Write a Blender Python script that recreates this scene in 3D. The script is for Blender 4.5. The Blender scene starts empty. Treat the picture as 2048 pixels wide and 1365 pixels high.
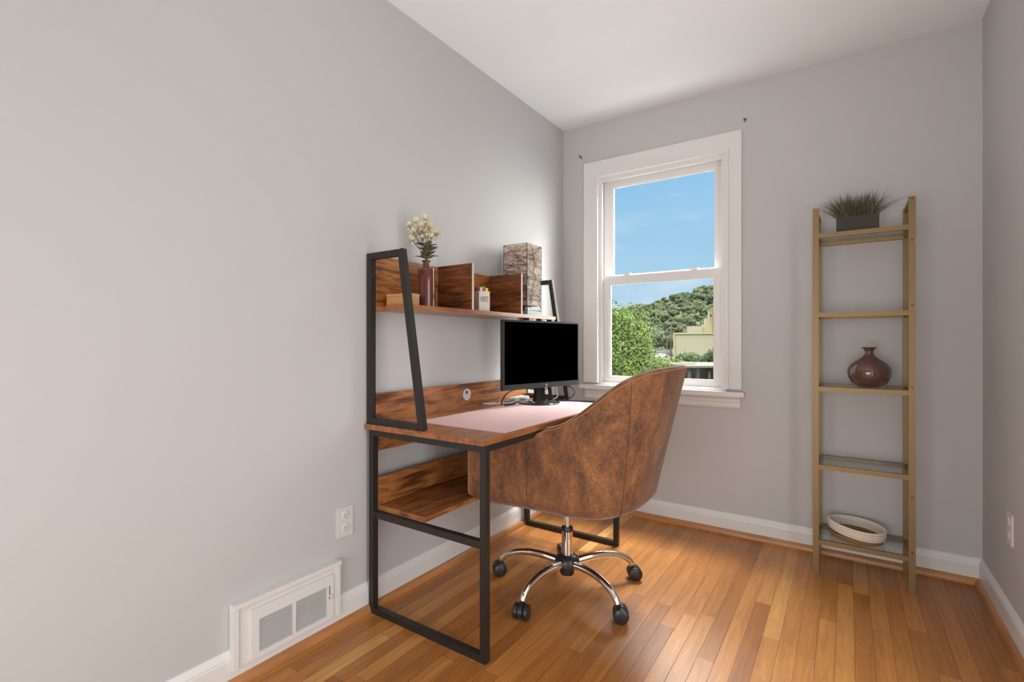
import bpy, bmesh, math, random
from mathutils import Vector, Matrix, Euler, noise as mnoise
R = math.radians
C = bpy.context.scene.collection
scene = bpy.context.scene

# ---------------------------------------------------------------- camera
cam_d = bpy.data.cameras.new('camera'); cam = bpy.data.objects.new('camera', cam_d); C.objects.link(cam)
cam.location = (1.629, 0, 1.1); cam.rotation_euler = (R(90), 0, R(34.11))
cam_d.sensor_width = 36; cam_d.lens = 988/2048*36; cam_d.shift_y = 1.5/2048; cam_d.clip_start = .02; cam_d.clip_end = 3000
scene.camera = cam
scene.view_settings.view_transform = 'Standard'; scene.view_settings.look = 'None'
scene.view_settings.gamma = 1; scene.view_settings.use_curve_mapping = False
scene.view_settings.exposure = 0.20

# ---------------------------------------------------------------- world: blue sky, bright haze overhead
w = bpy.data.worlds.new('sky'); scene.world = w; w.use_nodes = True
nt = w.node_tree; nt.nodes.clear()
def wn(t, **k):
    n = nt.nodes.new(t)
    for a, b in k.items(): setattr(n, a, b)
    return n
tc = wn('ShaderNodeTexCoord'); sx = wn('ShaderNodeSeparateXYZ'); nt.links.new(tc.outputs['Generated'], sx.inputs[0])
rp = wn('ShaderNodeValToRGB'); nt.links.new(sx.outputs[2], rp.inputs[0])
el = rp.color_ramp.elements
el[0].position = 0.0; el[0].color = (.50, .66, .82, 1)
el[1].position = 1.0; el[1].color = (.95, .98, 1, 1)
for p, c in ((.10, (.40, .62, .82, 1)), (.30, (.27, .53, .80, 1)), (.42, (.40, .60, .85, 1)), (.55, (.9, .95, 1, 1))):
    e = el.new(p); e.color = c
mp = wn('ShaderNodeMapping'); nt.links.new(tc.outputs['Generated'], mp.inputs[0]); mp.inputs['Scale'].default_value = (3, 3, 9)
mp.inputs['Rotation'].default_value = (.5, .3, .4)
nz = wn('ShaderNodeTexNoise'); nz.inputs['Scale'].default_value = 1.6; nz.inputs['Detail'].default_value = 6; nt.links.new(mp.outputs[0], nz.inputs[0])
cr = wn('ShaderNodeValToRGB'); nt.links.new(nz.outputs['Fac'], cr.inputs[0])
cr.color_ramp.elements[0].position = .50; cr.color_ramp.elements[0].color = (0, 0, 0, 1)
cr.color_ramp.elements[1].position = .80; cr.color_ramp.elements[1].color = (.7, .7, .7, 1)
mx = wn('ShaderNodeMixRGB'); nt.links.new(cr.outputs[0], mx.inputs[0]); nt.links.new(rp.outputs[0], mx.inputs[1]); mx.inputs[2].default_value = (.72, .80, .88, 1)
st = wn('ShaderNodeMapRange'); st.interpolation_type = 'SMOOTHSTEP'; nt.links.new(sx.outputs[2], st.inputs[0])
st.inputs[1].default_value = .36; st.inputs[2].default_value = .54; st.inputs[3].default_value = .98; st.inputs[4].default_value = 10.0
# bright sky lobe added right of the window view to light the left wall
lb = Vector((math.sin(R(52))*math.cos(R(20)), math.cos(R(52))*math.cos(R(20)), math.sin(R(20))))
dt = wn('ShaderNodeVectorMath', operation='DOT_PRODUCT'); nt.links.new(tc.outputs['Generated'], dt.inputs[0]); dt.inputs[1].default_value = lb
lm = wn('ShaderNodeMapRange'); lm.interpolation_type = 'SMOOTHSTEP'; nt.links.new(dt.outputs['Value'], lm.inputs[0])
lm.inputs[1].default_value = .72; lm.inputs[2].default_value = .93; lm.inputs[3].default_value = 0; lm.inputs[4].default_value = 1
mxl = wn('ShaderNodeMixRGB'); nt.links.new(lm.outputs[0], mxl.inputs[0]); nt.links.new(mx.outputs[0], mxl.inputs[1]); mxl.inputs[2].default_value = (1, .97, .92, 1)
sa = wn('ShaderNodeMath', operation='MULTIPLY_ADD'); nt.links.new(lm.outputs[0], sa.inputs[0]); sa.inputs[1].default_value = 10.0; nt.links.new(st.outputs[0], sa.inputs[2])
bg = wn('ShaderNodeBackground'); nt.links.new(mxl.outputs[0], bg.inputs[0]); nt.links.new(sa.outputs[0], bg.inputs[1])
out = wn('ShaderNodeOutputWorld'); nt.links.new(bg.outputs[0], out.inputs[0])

# ---------------------------------------------------------------- lights
def light(name, kind, loc, rot, energy, color=(1, 1, 1), size=None, size_y=None, angle=None):
    d = bpy.data.lights.new(name, kind); d.energy = energy; d.color = color
    if size: d.shape = 'RECTANGLE' if size_y else 'SQUARE'; d.size = size
    if size_y: d.size_y = size_y
    if angle: d.angle = angle
    o = bpy.data.objects.new(name, d); C.objects.link(o); o.location = loc; o.rotation_euler = rot
    return o
light('sun', 'SUN', (0, 0, 50), (R(48), 0, R(-35)), .9, (1, .95, .86), angle=R(1))
# added fill lamps: above and below the window, in the doorway, behind the camera
light('sky_fill_light', 'AREA', (.95, 3.75, 3.15), (R(-50), 0, 0), 500, (1, 1, 1), 1.6, .9)  # lamp added outside, above the view, boosting skylight through the window
light('ground_fill_light', 'AREA', (.75, 3.75, .10), (R(-135), 0, 0), 14, (1, 1, 1), 1.2, .5)  # added upward lamp outside, standing in for light off the ground
light('doorway_fill_light', 'AREA', (2.29, 1.04, 1.02), (R(90), 0, R(90)), 20, (.97, 1, 1.01), .84, 1.98)  # fill lamp in the added doorway, lights the left wall
light('rear_light', 'AREA', (1.2, -1.2, .75), (R(90), 0, 0), 33, (.975, 1, 1.01), 1.6, 1.3)
o = light('ceiling_fill_light', 'AREA', (1.6, -.9, 1.2), (0, 0, 0), 4, (1, 1, 1), .4, .4)  # added fill aimed up at the ceiling, no floor lamp here
o.rotation_euler = Vector((-.2, 1.7, 1.35)).to_track_quat('-Z', 'Y').to_euler(); o.data.spread = R(80)

# ---------------------------------------------------------------- material helpers
def lin(r, g, b):
    return tuple(((c/255)/12.92 if c/255 <= .04045 else ((c/255+.055)/1.055)**2.4) for c in (r, g, b)) + (1,)
def pbr(name, col, rough=.5, metal=0, **kw):
    m = bpy.data.materials.new(name); m.use_nodes = True; b = m.node_tree.nodes['Principled BSDF']
    b.inputs['Base Color'].default_value = col if len(col) == 4 else (*col, 1)
    b.inputs['Roughness'].default_value = rough; b.inputs['Metallic'].default_value = metal
    for k, v in kw.items(): b.inputs[k.replace('_', ' ')].default_value = v
    return m
def nodes(m):
    t = m.node_tree
    def n(ty, ins=None, **k):
        x = t.nodes.new(ty)
        for a, b in k.items(): setattr(x, a, b)
        if ins:
            for a, v in ins.items():
                if hasattr(v, 'is_linked') or hasattr(v, 'links'): t.links.new(v, x.inputs[a])
                else: x.inputs[a].default_value = v
        return x
    return t, n, t.nodes['Principled BSDF']
def ramp(n, fac, stops, interp='LINEAR'):
    r = n('ShaderNodeValToRGB', {0: fac}); r.color_ramp.interpolation = interp; e = r.color_ramp.elements
    e[0].position, e[0].color = stops[0]; e[1].position, e[1].color = stops[-1]
    for p, c in stops[1:-1]: q = e.new(p); q.color = c
    return r
def bump(t, n, b, h, strength, dist=.002):
    bp = n('ShaderNodeBump', {'Height': h, 'Strength': strength, 'Distance': dist}); t.links.new(bp.outputs[0], b.inputs['Normal'])
def paint(name, col, rough=.6, bs=.08, var=.0):
    m = pbr(name, col, rough); t, n, b = nodes(m)
    tcx = n('ShaderNodeTexCoord'); z = n('ShaderNodeTexNoise', {'Vector': tcx.outputs['Object'], 'Scale': 160., 'Detail': 3.})
    bump(t, n, b, z.outputs['Fac'], bs, .001)
    return m
def wood(name, axis, stops, scale=1., rough=.4, knots=True, fine=.12):
    m = pbr(name, (0, 0, 0), rough); t, n, b = nodes(m)
    tcx = n('ShaderNodeTexCoord')
    s = [50*scale]*3; s[axis] = 2.4*scale
    mpx = n('ShaderNodeMapping', {'Vector': tcx.outputs['Object'], 'Scale': s})
    a = n('ShaderNodeTexNoise', {'Vector': mpx.outputs[0], 'Scale': 1., 'Detail': 7., 'Roughness': .62, 'Distortion': .55})
    s2 = [20*scale]*3; s2[axis] = 4.5*scale
    mp2 = n('ShaderNodeMapping', {'Vector': tcx.outputs['Object'], 'Scale': s2, 'Location': (3, 7, 1)})
    k = n('ShaderNodeTexNoise', {'Vector': mp2.outputs[0], 'Scale': 1., 'Detail': 3., 'Distortion': .8})
    mixf = n('ShaderNodeMath', {0: a.outputs['Fac'], 1: k.outputs['Fac']}, operation='ADD')
    hf = n('ShaderNodeMath', {0: mixf.outputs[0], 1: .5}, operation='MULTIPLY')
    s3 = [240*scale]*3; s3[axis] = 9*scale
    mp3 = n('ShaderNodeMapping', {'Vector': tcx.outputs['Object'], 'Scale': s3})
    f = n('ShaderNodeTexNoise', {'Vector': mp3.outputs[0], 'Scale': 1., 'Detail': 2.})
    ff = n('ShaderNodeMath', {0: f.outputs['Fac'], 1: .5}, operation='SUBTRACT'); fm = n('ShaderNodeMath', {0: ff.outputs[0], 1: fine}, operation='MULTIPLY')
    su = n('ShaderNodeMath', {0: hf.outputs[0], 1: fm.outputs[0]}, operation='ADD')
    r = ramp(n, su.outputs[0], stops); t.links.new(r.outputs[0], b.inputs['Base Color'])
    bump(t, n, b, su.outputs[0], .12, .001)
    return m

M = {}
M['wall'] = paint('wall_paint', lin(189, 187, 186), .62)
M['ceil'] = paint('ceiling_paint', lin(232, 234, 235), .8)
M['white'] = paint('white_trim_paint', lin(220, 217, 214), .35, .03)
M['steel_black'] = pbr('black_powder_coat', lin(46, 42, 38), .42, .3)
DW = [(.34, lin(60, 32, 17)), (.42, lin(104, 60, 30)), (.48, lin(148, 91, 46)), (.53, lin(172, 112, 60)), (.58, lin(124, 72, 36)), (.66, lin(160, 100, 52))]
M['wood_y'] = wood('rustic_wood_lengthwise', 1, DW, .9)
M['wood_x'] = wood('rustic_wood_crosswise', 0, [(.34, lin(46, 22, 12)), (.43, lin(82, 44, 22)), (.48, lin(120, 66, 32)), (.52, lin(88, 46, 24)), (.57, lin(136, 80, 40)), (.66, lin(92, 50, 26))], 1.1)
M['wood_top'] = wood('desktop_wood', 1, [(.28, lin(96, 54, 32)), (.45, lin(138, 84, 50)), (.55, lin(164, 104, 62)), (.7, lin(140, 84, 48))], .8, .28)
M['shoe'] = wood('shoe_moulding_wood', 1, [(.3, lin(150, 96, 54)), (.7, lin(196, 138, 88))], .8, .35)
M['shoe_x'] = wood('shoe_moulding_wood_crosswise', 0, [(.3, lin(150, 96, 54)), (.7, lin(196, 138, 88))], .8, .35)
M['chrome'] = pbr('chrome', (.86, .84, .82), .07, 1.)
M['plastic'] = pbr('black_plastic', lin(40, 38, 37), .38)
M['gold'] = pbr('brushed_brass', lin(132, 108, 74), .45, .5)
M['screw'] = pbr('dark_screw', lin(62, 46, 30), .4, .8)

# suede
m = pbr('distressed_brown_suede', (0, 0, 0), .82); t, n, b = nodes(m); tcx = n('ShaderNodeTexCoord')
mpx = n('ShaderNodeMapping', {'Vector': tcx.outputs['Object'], 'Scale': (1, 1, .55)})
a = n('ShaderNodeTexNoise', {'Vector': mpx.outputs[0], 'Scale': 13., 'Detail': 9., 'Roughness': .74, 'Distortion': .4})
f = n('ShaderNodeTexNoise', {'Vector': tcx.outputs['Object'], 'Scale': 95., 'Detail': 5., 'Roughness': .8})
ad = n('ShaderNodeMath', {0: f.outputs['Fac'], 1: .60}, operation='MULTIPLY'); ad1 = n('ShaderNodeMath', {0: a.outputs['Fac'], 1: ad.outputs[0]}, operation='ADD'); ad2 = n('ShaderNodeMath', {0: ad1.outputs[0], 1: .16}, operation='SUBTRACT')
r = ramp(n, ad2.outputs[0], [(.44, lin(68, 44, 30)), (.55, lin(96, 60, 37)), (.64, lin(118, 74, 42)), (.73, lin(132, 85, 49)), (.86, lin(158, 108, 68))])
t.links.new(r.outputs[0], b.inputs['Base Color']); bump(t, n, b, ad2.outputs[0], .25, .003)
b.inputs['Sheen Weight'].default_value = .25; b.inputs['Sheen Roughness'].default_value = .4
M['suede'] = m
M['piping'] = pbr('tan_piping', lin(150, 100, 64), .7)

# oak strip floor
m = pbr('oak_strip_floor', (0, 0, 0), .3); t, n, b = nodes(m); tcx = n('ShaderNodeTexCoord'); sp = n('ShaderNodeSeparateXYZ', {0: tcx.outputs['Object']})
PW = .057
def mth(op, a, b_=0., c_=0.):
    return n('ShaderNodeMath', {0: a, 1: b_, 2: c_}, operation=op).outputs[0]
u = mth('DIVIDE', sp.outputs[0], PW); iu = mth('FLOOR', u); fu = mth('FRACT', u)
wn1 = n('ShaderNodeTexWhiteNoise', {'W': iu}, noise_dimensions='1D')
v = mth('ADD', mth('DIVIDE', sp.outputs[1], 1.05), mth('MULTIPLY', wn1.outputs[0], 7.3)); iv = mth('FLOOR', v); fv = mth('FRACT', v)
idv = n('ShaderNodeCombineXYZ', {0: iu, 1: iv})
wn2 = n('ShaderNodeTexWhiteNoise', {'Vector': idv.outputs[0]}, noise_dimensions='3D')
sc = n('ShaderNodeVectorMath', {0: tcx.outputs['Object'], 1: (34, 2.2, 1)}, operation='MULTIPLY')
off = n('ShaderNodeVectorMath', {0: wn2.outputs['Color'], 1: (40, 40, 40)}, operation='MULTIPLY')
pv = n('ShaderNodeVectorMath', {0: sc.outputs[0], 1: off.outputs[0]}, operation='ADD')
g1 = n('ShaderNodeTexNoise', {'Vector': pv.outputs[0], 'Scale': 1., 'Detail': 4., 'Distortion': 1.2, 'Roughness': .55})
ring = n('ShaderNodeMath', {0: mth('MULTIPLY', g1.outputs['Fac'], 42.)}, operation='SINE')
g2 = n('ShaderNodeTexNoise', {'Vector': pv.outputs[0], 'Scale': 9., 'Detail': 3.})
tone = ramp(n, wn2.outputs[0], [(0, lin(150, 94, 44)), (.25, lin(166, 106, 50)), (.55, lin(175, 114, 56)), (.78, lin(186, 125, 64)), (.92, lin(198, 142, 78)), (1., lin(210, 158, 92))])
gm = mth('ADD', mth('MULTIPLY', ring.outputs[0], .055), mth('MULTIPLY', mth('SUBTRACT', g1.outputs['Fac'], .5), .9))
gm = mth('ADD', gm, mth('MULTIPLY', mth('SUBTRACT', g2.outputs['Fac'], .5), .35)); gm = mth('ADD', gm, 1.)
sv = n('ShaderNodeHueSaturation', {'Color': tone.outputs[0], 'Value': gm})
eu = mth('MINIMUM', fu, mth('SUBTRACT', 1., fu)); ev = mth('MINIMUM', fv, mth('SUBTRACT', 1., fv))
su = n('ShaderNodeMapRange', {0: eu, 1: .0, 2: .022, 3: 0., 4: 1.}).outputs[0]; sv2 = n('ShaderNodeMapRange', {0: ev, 1: .0, 2: .0013, 3: 0., 4: 1.}).outputs[0]
seam = mth('MINIMUM', su, sv2)
mc = n('ShaderNodeMixRGB', {0: seam, 1: lin(96, 54, 26), 2: sv.outputs[0]}); t.links.new(mc.outputs[0], b.inputs['Base Color'])
t.links.new(mth('ADD', mth('MULTIPLY', g2.outputs['Fac'], .16), .26), b.inputs['Roughness'])
hh = mth('ADD', mth('MULTIPLY', seam, .6), mth('MULTIPLY', g1.outputs['Fac'], .12)); bump(t, n, b, hh, .25, .002)
M['floor'] = m

def glass(name, tint, gl=.1, rough=.0):
    m = bpy.data.materials.new(name); m.use_nodes = True; t = m.node_tree; t.nodes.clear()
    o = t.nodes.new('ShaderNodeOutputMaterial'); mxs = t.nodes.new('ShaderNodeMixShader'); tr = t.nodes.new('ShaderNodeBsdfTransparent'); g = t.nodes.new('ShaderNodeBsdfGlossy')
    fr = t.nodes.new('ShaderNodeLayerWeight'); pw_ = t.nodes.new('ShaderNodeMath'); pw_.operation = 'POWER'; pw_.inputs[1].default_value = 4; t.links.new(fr.outputs['Facing'], pw_.inputs[0])
    mu = t.nodes.new('ShaderNodeMath'); mu.operation = 'MULTIPLY_ADD'; mu.inputs[1].default_value = .6; mu.inputs[2].default_value = gl*.3; t.links.new(pw_.outputs[0], mu.inputs[0])
    tr.inputs[0].default_value = tint; g.inputs[1].default_value = rough
    t.links.new(mu.outputs[0], mxs.inputs[0]); t.links.new(tr.outputs[0], mxs.inputs[1]); t.links.new(g.outputs[0], mxs.inputs[2]); t.links.new(mxs.outputs[0], o.inputs[0])
    return m
M['pane'] = glass('window_glass', (.97, .985, .975, 1), .10)
M['shelf_glass'] = glass('shelf_glass', (.90, .93, .90, 1), .15, .03)

# ---------------------------------------------------------------- object helpers
def empty(name, loc=(0, 0, 0), rz=0, label=None, cat=None, group=None, kind=None):
    o = bpy.data.objects.new(name, None); C.objects.link(o); o.location = loc; o.rotation_euler = (0, 0, rz); o.empty_display_size = .05
    tag(o, label, cat, group, kind); return o
def tag(o, label=None, cat=None, group=None, kind=None):
    if label: o['label'] = label
    if cat: o['category'] = cat
    if group: o['group'] = group
    if kind: o['kind'] = kind
    return o
def mat_of(o):
    mt = Matrix.LocRotScale(o.location, o.rotation_euler, o.scale)
    return (mat_of(o.parent) @ mt) if o.parent else mt
def obj(name, bm, mat, parent=None, world=False, smooth=False, loc=None, bev=0, **tg):
    """link a bmesh as one mesh object; world=True: the vertices are in room coordinates, brought into the parent's frame"""
    if bev:
        es = [e for e in bm.edges if len(e.link_faces) == 2 and e.calc_face_angle(0) > .5]
        bmesh.ops.bevel(bm, geom=es, offset=bev, segments=2, affect='EDGES', profile=.7)
    if parent is not None and world: bmesh.ops.transform(bm, matrix=mat_of(parent).inverted(), verts=bm.verts)
    if loc is not None and parent is None: bmesh.ops.translate(bm, verts=bm.verts, vec=-Vector(loc))
    bmesh.ops.recalc_face_normals(bm, faces=bm.faces)
    me = bpy.data.meshes.new(name); bm.to_mesh(me); bm.free()
    me.materials.append(mat)
    if smooth: 
        me.shade_smooth()
        if smooth == 'auto': me.set_sharp_from_angle(angle=R(35))
    o = bpy.data.objects.new(name, me); C.objects.link(o); o.parent = parent
    if loc is not None and parent is None: o.location = loc
    return tag(o, **tg)
def NB(): return bmesh.new()
def box(bm, lo, hi, rot=None):
    vs = [bm.verts.new((x, y, z)) for x in (lo[0], hi[0]) for y in (lo[1], hi[1]) for z in (lo[2], hi[2])]
    for f in ((0, 1, 3, 2), (4, 6, 7, 5), (0, 4, 5, 1), (2, 3, 7, 6), (0, 2, 6, 4), (1, 5, 7, 3)): bm.faces.new([vs[i] for i in f])
    if rot is not None: bmesh.ops.transform(bm, matrix=rot, verts=vs)
    return vs
def frame_of(d):
    d = d.normalized(); up = Vector((0, 0, 1)) if abs(d.z) < .95 else Vector((0, 1, 0))
    s = d.cross(up).normalized(); return s, s.cross(d).normalized()
def bar(bm, a, b, w, h=None, up=None):
    """rectangular bar between two points"""
    a, b = Vector(a), Vector(b); h = h or w; d = (b-a).normalized()
    if up is None: s, u_ = frame_of(d)
    else: s = d.cross(Vector(up)).normalized(); u_ = s.cross(d).normalized()
    vs = []
    for p in (a, b):
        for i, j in ((-1, -1), (1, -1), (1, 1), (-1, 1)): vs.append(bm.verts.new(p + s*(i*w/2) + u_*(j*h/2)))
    for f in ((0, 1, 2, 3), (7, 6, 5, 4), (0, 4, 5, 1), (1, 5, 6, 2), (2, 6, 7, 3), (3, 7, 4, 0)): bm.faces.new([vs[i] for i in f])
def tube(bm, pts, r, seg=10, cap=True):
    pts = [Vector(p) for p in pts]; rings = []; rr = r if isinstance(r, (list, tuple)) else [r]*len(pts)
    s = None
    for i, p in enumerate(pts):
        d = (pts[min(i+1, len(pts)-1)] - pts[max(i-1, 0)]).normalized()
        if s is None: s, u_ = frame_of(d)
        else:
            s = (s - d*s.dot(d)).normalized(); u_ = s.cross(d).normalized()
        rings.append([bm.verts.new(p + s*(rr[i]*math.cos(2*math.pi*k/seg)) + u_*(rr[i]*math.sin(2*math.pi*k/seg))) for k in range(seg)])
    for a, b in zip(rings, rings[1:]):
        for k in range(seg): bm.faces.new((a[k], a[(k+1) % seg], b[(k+1) % seg], b[k]))
    if cap: bm.faces.new(rings[0][::-1]); bm.faces.new(rings[-1])
def smoothpath(pts, n=8):
    pts = [Vector(p) for p in pts]; P = [pts[0]] + pts + [pts[-1]]; out = []
    for i in range(1, len(P)-2):
        for k in range(n):
            t = k/n; a, b, c, d = P[i-1], P[i], P[i+1], P[i+2]
            out.append(.5*((2*b) + (c-a)*t + (2*a-5*b+4*c-d)*t*t + (3*b-a-3*c+d)*t**3))
    out.append(pts[-1]); return out
def lathe(bm, prof, seg=48, c=(0, 0, 0), sx=1, sy=1):
    rings = []
    for r_, z in prof:
        if r_ < 1e-6: rings.append([bm.verts.new((c[0], c[1], c[2]+z))])
        else: rings.append([bm.verts.new((c[0]+sx*r_*math.cos(2*math.pi*k/seg), c[1]+sy*r_*math.sin(2*math.pi*k/seg), c[2]+z)) for k in range(seg)])
    for a, b in zip(rings, rings[1:]):
        if len(a) == 1 and len(b) == 1: continue
        for k in range(seg):
            k2 = (k+1) % seg
            if len(a) == 1: bm.faces.new((a[0], b[k2], b[k]))
            elif len(b) == 1: bm.faces.new((a[k], a[k2], b[0]))
            else: bm.faces.new((a[k], a[k2], b[k2], b[k]))
def cyl(bm, a, b, r, seg=24): tube(bm, [a, b], r, seg)
def copy_tree(o, parent=None):
    c = o.copy(); C.objects.link(c); c.parent = parent
    for ch in [x for x in bpy.data.objects if x.parent is o]: copy_tree(ch, c)
    return c

# ================================================================ ROOM
W, D, HC, Y0, TH = 2.138, 3.043, 2.563, -1.25, .16
bm = NB(); box(bm, (-TH, Y0-TH, -.12), (W+TH, D+TH, 0)); obj('floor', bm, M['floor'], kind='structure')
bm = NB(); box(bm, (-TH, Y0-TH, HC), (W+TH, D+TH, HC+.12)); obj('ceiling', bm, M['ceil'], kind='structure')
bm = NB(); box(bm, (-TH, Y0-TH, 0), (0, D+TH, HC)); obj('wall_left', bm, M['wall'], kind='structure')
DY_0, DY_1, DZ_1 = .62, 1.46, 2.03      # doorway added out of view in the right wall, to admit fill light
bm = NB()
for lo, hi in (((W, Y0-TH, 0), (W+TH, DY_0, HC)), ((W, DY_1, 0), (W+TH, D+TH, HC)), ((W, DY_0, DZ_1), (W+TH, DY_1, HC))): box(bm, lo, hi)
obj('wall_right', bm, M['wall'], kind='structure')
hx0, hx1, hy0, hy1 = W+TH, W+TH+1.1, .10, 2.0     # made-up hall closing off the added doorway from the sky
bm = NB()
for lo, hi in (((hx1, hy0-.1, 0), (hx1+.1, hy1+.1, HC)), ((hx0, hy0-.1, 0), (hx1, hy0, HC)), ((hx0, hy1, 0), (hx1, hy1+.1, HC))): box(bm, lo, hi)
obj('added_hall_wall', bm, M['wall'], kind='structure')
bm = NB(); box(bm, (hx0, hy0-.1, -.12), (hx1+.1, hy1+.1, 0)); obj('added_hall_floor', bm, M['floor'], kind='structure')
bm = NB(); box(bm, (hx0, hy0-.1, HC), (hx1+.1, hy1+.1, HC+.12)); obj('added_hall_ceiling', bm, M['ceil'], kind='structure')
d1 = empty('added_door_1', (W, (DY_0+DY_1)/2, 0), kind='structure')  # trim of the added doorway
bm = NB()
for lo, hi in (((W-.016, DY_0-.085, 0), (W, DY_0, DZ_1+.085)), ((W-.016, DY_1, 0), (W, DY_1+.085, DZ_1+.085)), ((W-.016, DY_0, DZ_1), (W, DY_1, DZ_1+.085))): box(bm, lo, hi)
obj('added_door_casing', bm, M['white'], d1, world=True, bev=.002)
bm = NB()
for lo, hi in (((W, DY_0, 0), (W+TH, DY_0+.018, DZ_1)), ((W, DY_1-.018, 0), (W+TH, DY_1, DZ_1)), ((W, DY_0+.018, DZ_1-.018), (W+TH, DY_1-.018, DZ_1))): box(bm, lo, hi)
obj('added_door_jamb', bm, M['white'], d1, world=True)
bm = NB(); box(bm, (0, Y0-TH, 0), (W, Y0, HC)); obj('wall_front', bm, M['wall'], kind='structure')
OX0, OX1, OZ0, OZ1 = .262, 1.056, .815, 2.190
bm = NB()
for lo, hi in (((0, D, 0), (OX0, D+TH, HC)), ((OX1, D, 0), (W, D+TH, HC)), ((OX0, D, 0), (OX1, D+TH, OZ0)), ((OX0, D, OZ1), (OX1, D+TH, HC))): box(bm, lo, hi)
bmesh.ops.remove_doubles(bm, verts=bm.verts, dist=1e-5)
obj('wall_back', bm, M['wall'], kind='structure')

def extrude_profile(bm, prof, a, b, inward):
    """prof: list of (out, z); runs from a to b along a wall, 'inward' is the unit vector into the room"""
    a, b, inn = Vector(a), Vector(b), Vector(inward); ra = [bm.verts.new(a+inn*o_+Vector((0, 0, z))) for o_, z in prof]; rb = [bm.verts.new(b+inn*o_+Vector((0, 0, z))) for o_, z in prof]
    for i in range(len(prof)): j = (i+1) % len(prof); bm.faces.new((ra[i], ra[j], rb[j], rb[i]))
    bm.faces.new(ra[::-1]); bm.faces.new(rb)
BP = [(0, .0), (.014, .0), (.014, .088), (.0125, .094), (.0125, .098), (.009, .106), (.004, .116), (0, .118)]
def SPf(): return [(.014, 0)] + [(.014+.018*math.cos(R(a_)), .030*math.sin(R(a_))) for a_ in range(0, 91, 15)]
bm = NB(); extrude_profile(bm, BP, (0, Y0, 0), (0, .80, 0), (1, 0, 0)); extrude_profile(bm, BP, (0, 1.196, 0), (0, D, 0), (1, 0, 0)); extrude_profile(bm, [p for p in BP if p[1] <= .06]+[(.014, .055), (0, .055)], (0, .80, 0), (0, 1.196, 0), (1, 0, 0)); obj('baseboard_left', bm, M['white'], kind='structure')
bm = NB(); extrude_profile(bm, BP, (.0, D, 0), (W, D, 0), (0, -1, 0)); obj('baseboard_back', bm, M['white'], kind='structure')
bm = NB(); extrude_profile(bm, BP, (W, Y0, 0), (W, DY_0-.085, 0), (-1, 0, 0)); extrude_profile(bm, BP, (W, DY_1+.085, 0), (W, D, 0), (-1, 0, 0)); obj('baseboard_right', bm, M['white'], kind='structure')
bm = NB(); extrude_profile(bm, SPf(), (0, Y0, 0), (0, D-.014, 0), (1, 0, 0)); obj('trim_1', bm, M['shoe'], kind='structure')
bm = NB(); extrude_profile(bm, SPf(), (.014, D, 0), (W-.014, D, 0), (0, -1, 0)); obj('trim_2', bm, M['shoe_x'], kind='structure')
bm = NB(); extrude_profile(bm, SPf(), (W, Y0, 0), (W, DY_0-.085, 0), (-1, 0, 0)); extrude_profile(bm, SPf(), (W, DY_1+.085, 0), (W, D-.014, 0), (-1, 0, 0)); obj('trim_3', bm, M['shoe'], kind='structure')

# ---- window: double-hung sash with casing, stool and apron
win = empty('window_1', (.66, D, .815), kind='structure')
def wpart(name, bm, mat=M['white'], parent=win, **k): return obj(name, bm, mat, parent, world=True, **k)
bm = NB()   # casing: flat boards with a raised inner bead
cx0, cx1, ct = .163, 1.139, 2.296; y_ = D
box(bm, (cx0, y_-.018, .83), (cx0+.085, y_, ct)); box(bm, (cx1-.085, y_-.018, .83), (cx1, y_, ct)); box(bm, (cx0+.085, y_-.018, ct-.09), (cx1-.085, y_, ct))
wpart('casing', bm, bev=.002)
bm = NB()
box(bm, (OX0-.016, y_-.026, .83), (OX0+.004, y_-.002, OZ1+.018)); box(bm, (OX1-.004, y_-.026, .83), (OX1+.016, y_-.002, OZ1+.018)); box(bm, (OX0+.004, y_-.026, OZ1-.002), (OX1-.004, y_-.002, OZ1+.018))
wpart('casing_bead', bm, bev=.004)
bm = NB()   # jamb liners with stops
for x0, x1 in ((OX0, OX0+.012), (OX1-.012, OX1)): box(bm, (x0, y_-.002, OZ0), (x1, y_+TH-.01, OZ1))
box(bm, (OX0+.012, y_-.002, OZ1-.012), (OX1-.012, y_+TH-.01, OZ1))
box(bm, (OX0+.012, y_+.0, .83), (OX0+.026, y_+.018, OZ1-.012)); box(bm, (OX1-.026, y_, .83), (OX1-.012, y_+.018, OZ1-.012)); box(bm, (OX0+.026, y_, OZ1-.030), (OX1-.026, y_+.018, OZ1-.012))
wpart('jamb', bm, bev=.0015)
def sash(name, yf, th, z0, z1, gx0, gx1, gz0, gz1, ox0, ox1):
    bm = NB()
    box(bm, (ox0, yf, z0), (gx0, yf+th, z1)); box(bm, (gx1, yf, z0), (ox1, yf+th, z1)); box(bm, (gx0, yf, z0), (gx1, yf+th, gz0)); box(bm, (gx0, yf, gz1), (gx1, yf+th, z1))
    s = wpart(name, bm, bev=.002)
    bm = NB(); e = .008   # glazing bead
    for lo, hi in (((gx0, yf+.006, gz0), (gx0+e, yf+.022, gz1)), ((gx1-e, yf+.006, gz0), (gx1, yf+.022, gz1)), ((gx0+e, yf+.006, gz0), (gx1-e, yf+.022, gz0+e)), ((gx0+e, yf+.006, gz1-e), (gx1-e, yf+.022, gz1))): box(bm, lo, hi)
    wpart('glazing_bead', bm, parent=s)
    bm = NB(); box(bm, (gx0, yf+.016, gz0), (gx1, yf+.020, gz1)); wpart('glass_pane', bm, M['pane'], parent=s)
    return s
lower = sash('lower_sash', y_+.020, .034, .832, 1.530, .330, .988, .868, 1.482, OX0+.014, OX1-.014)
upper = sash('upper_sash', y_+.060, .034, 1.495, 2.175, .334, .986, 1.536, 2.132, OX0+.014, OX1-.014)
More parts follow.
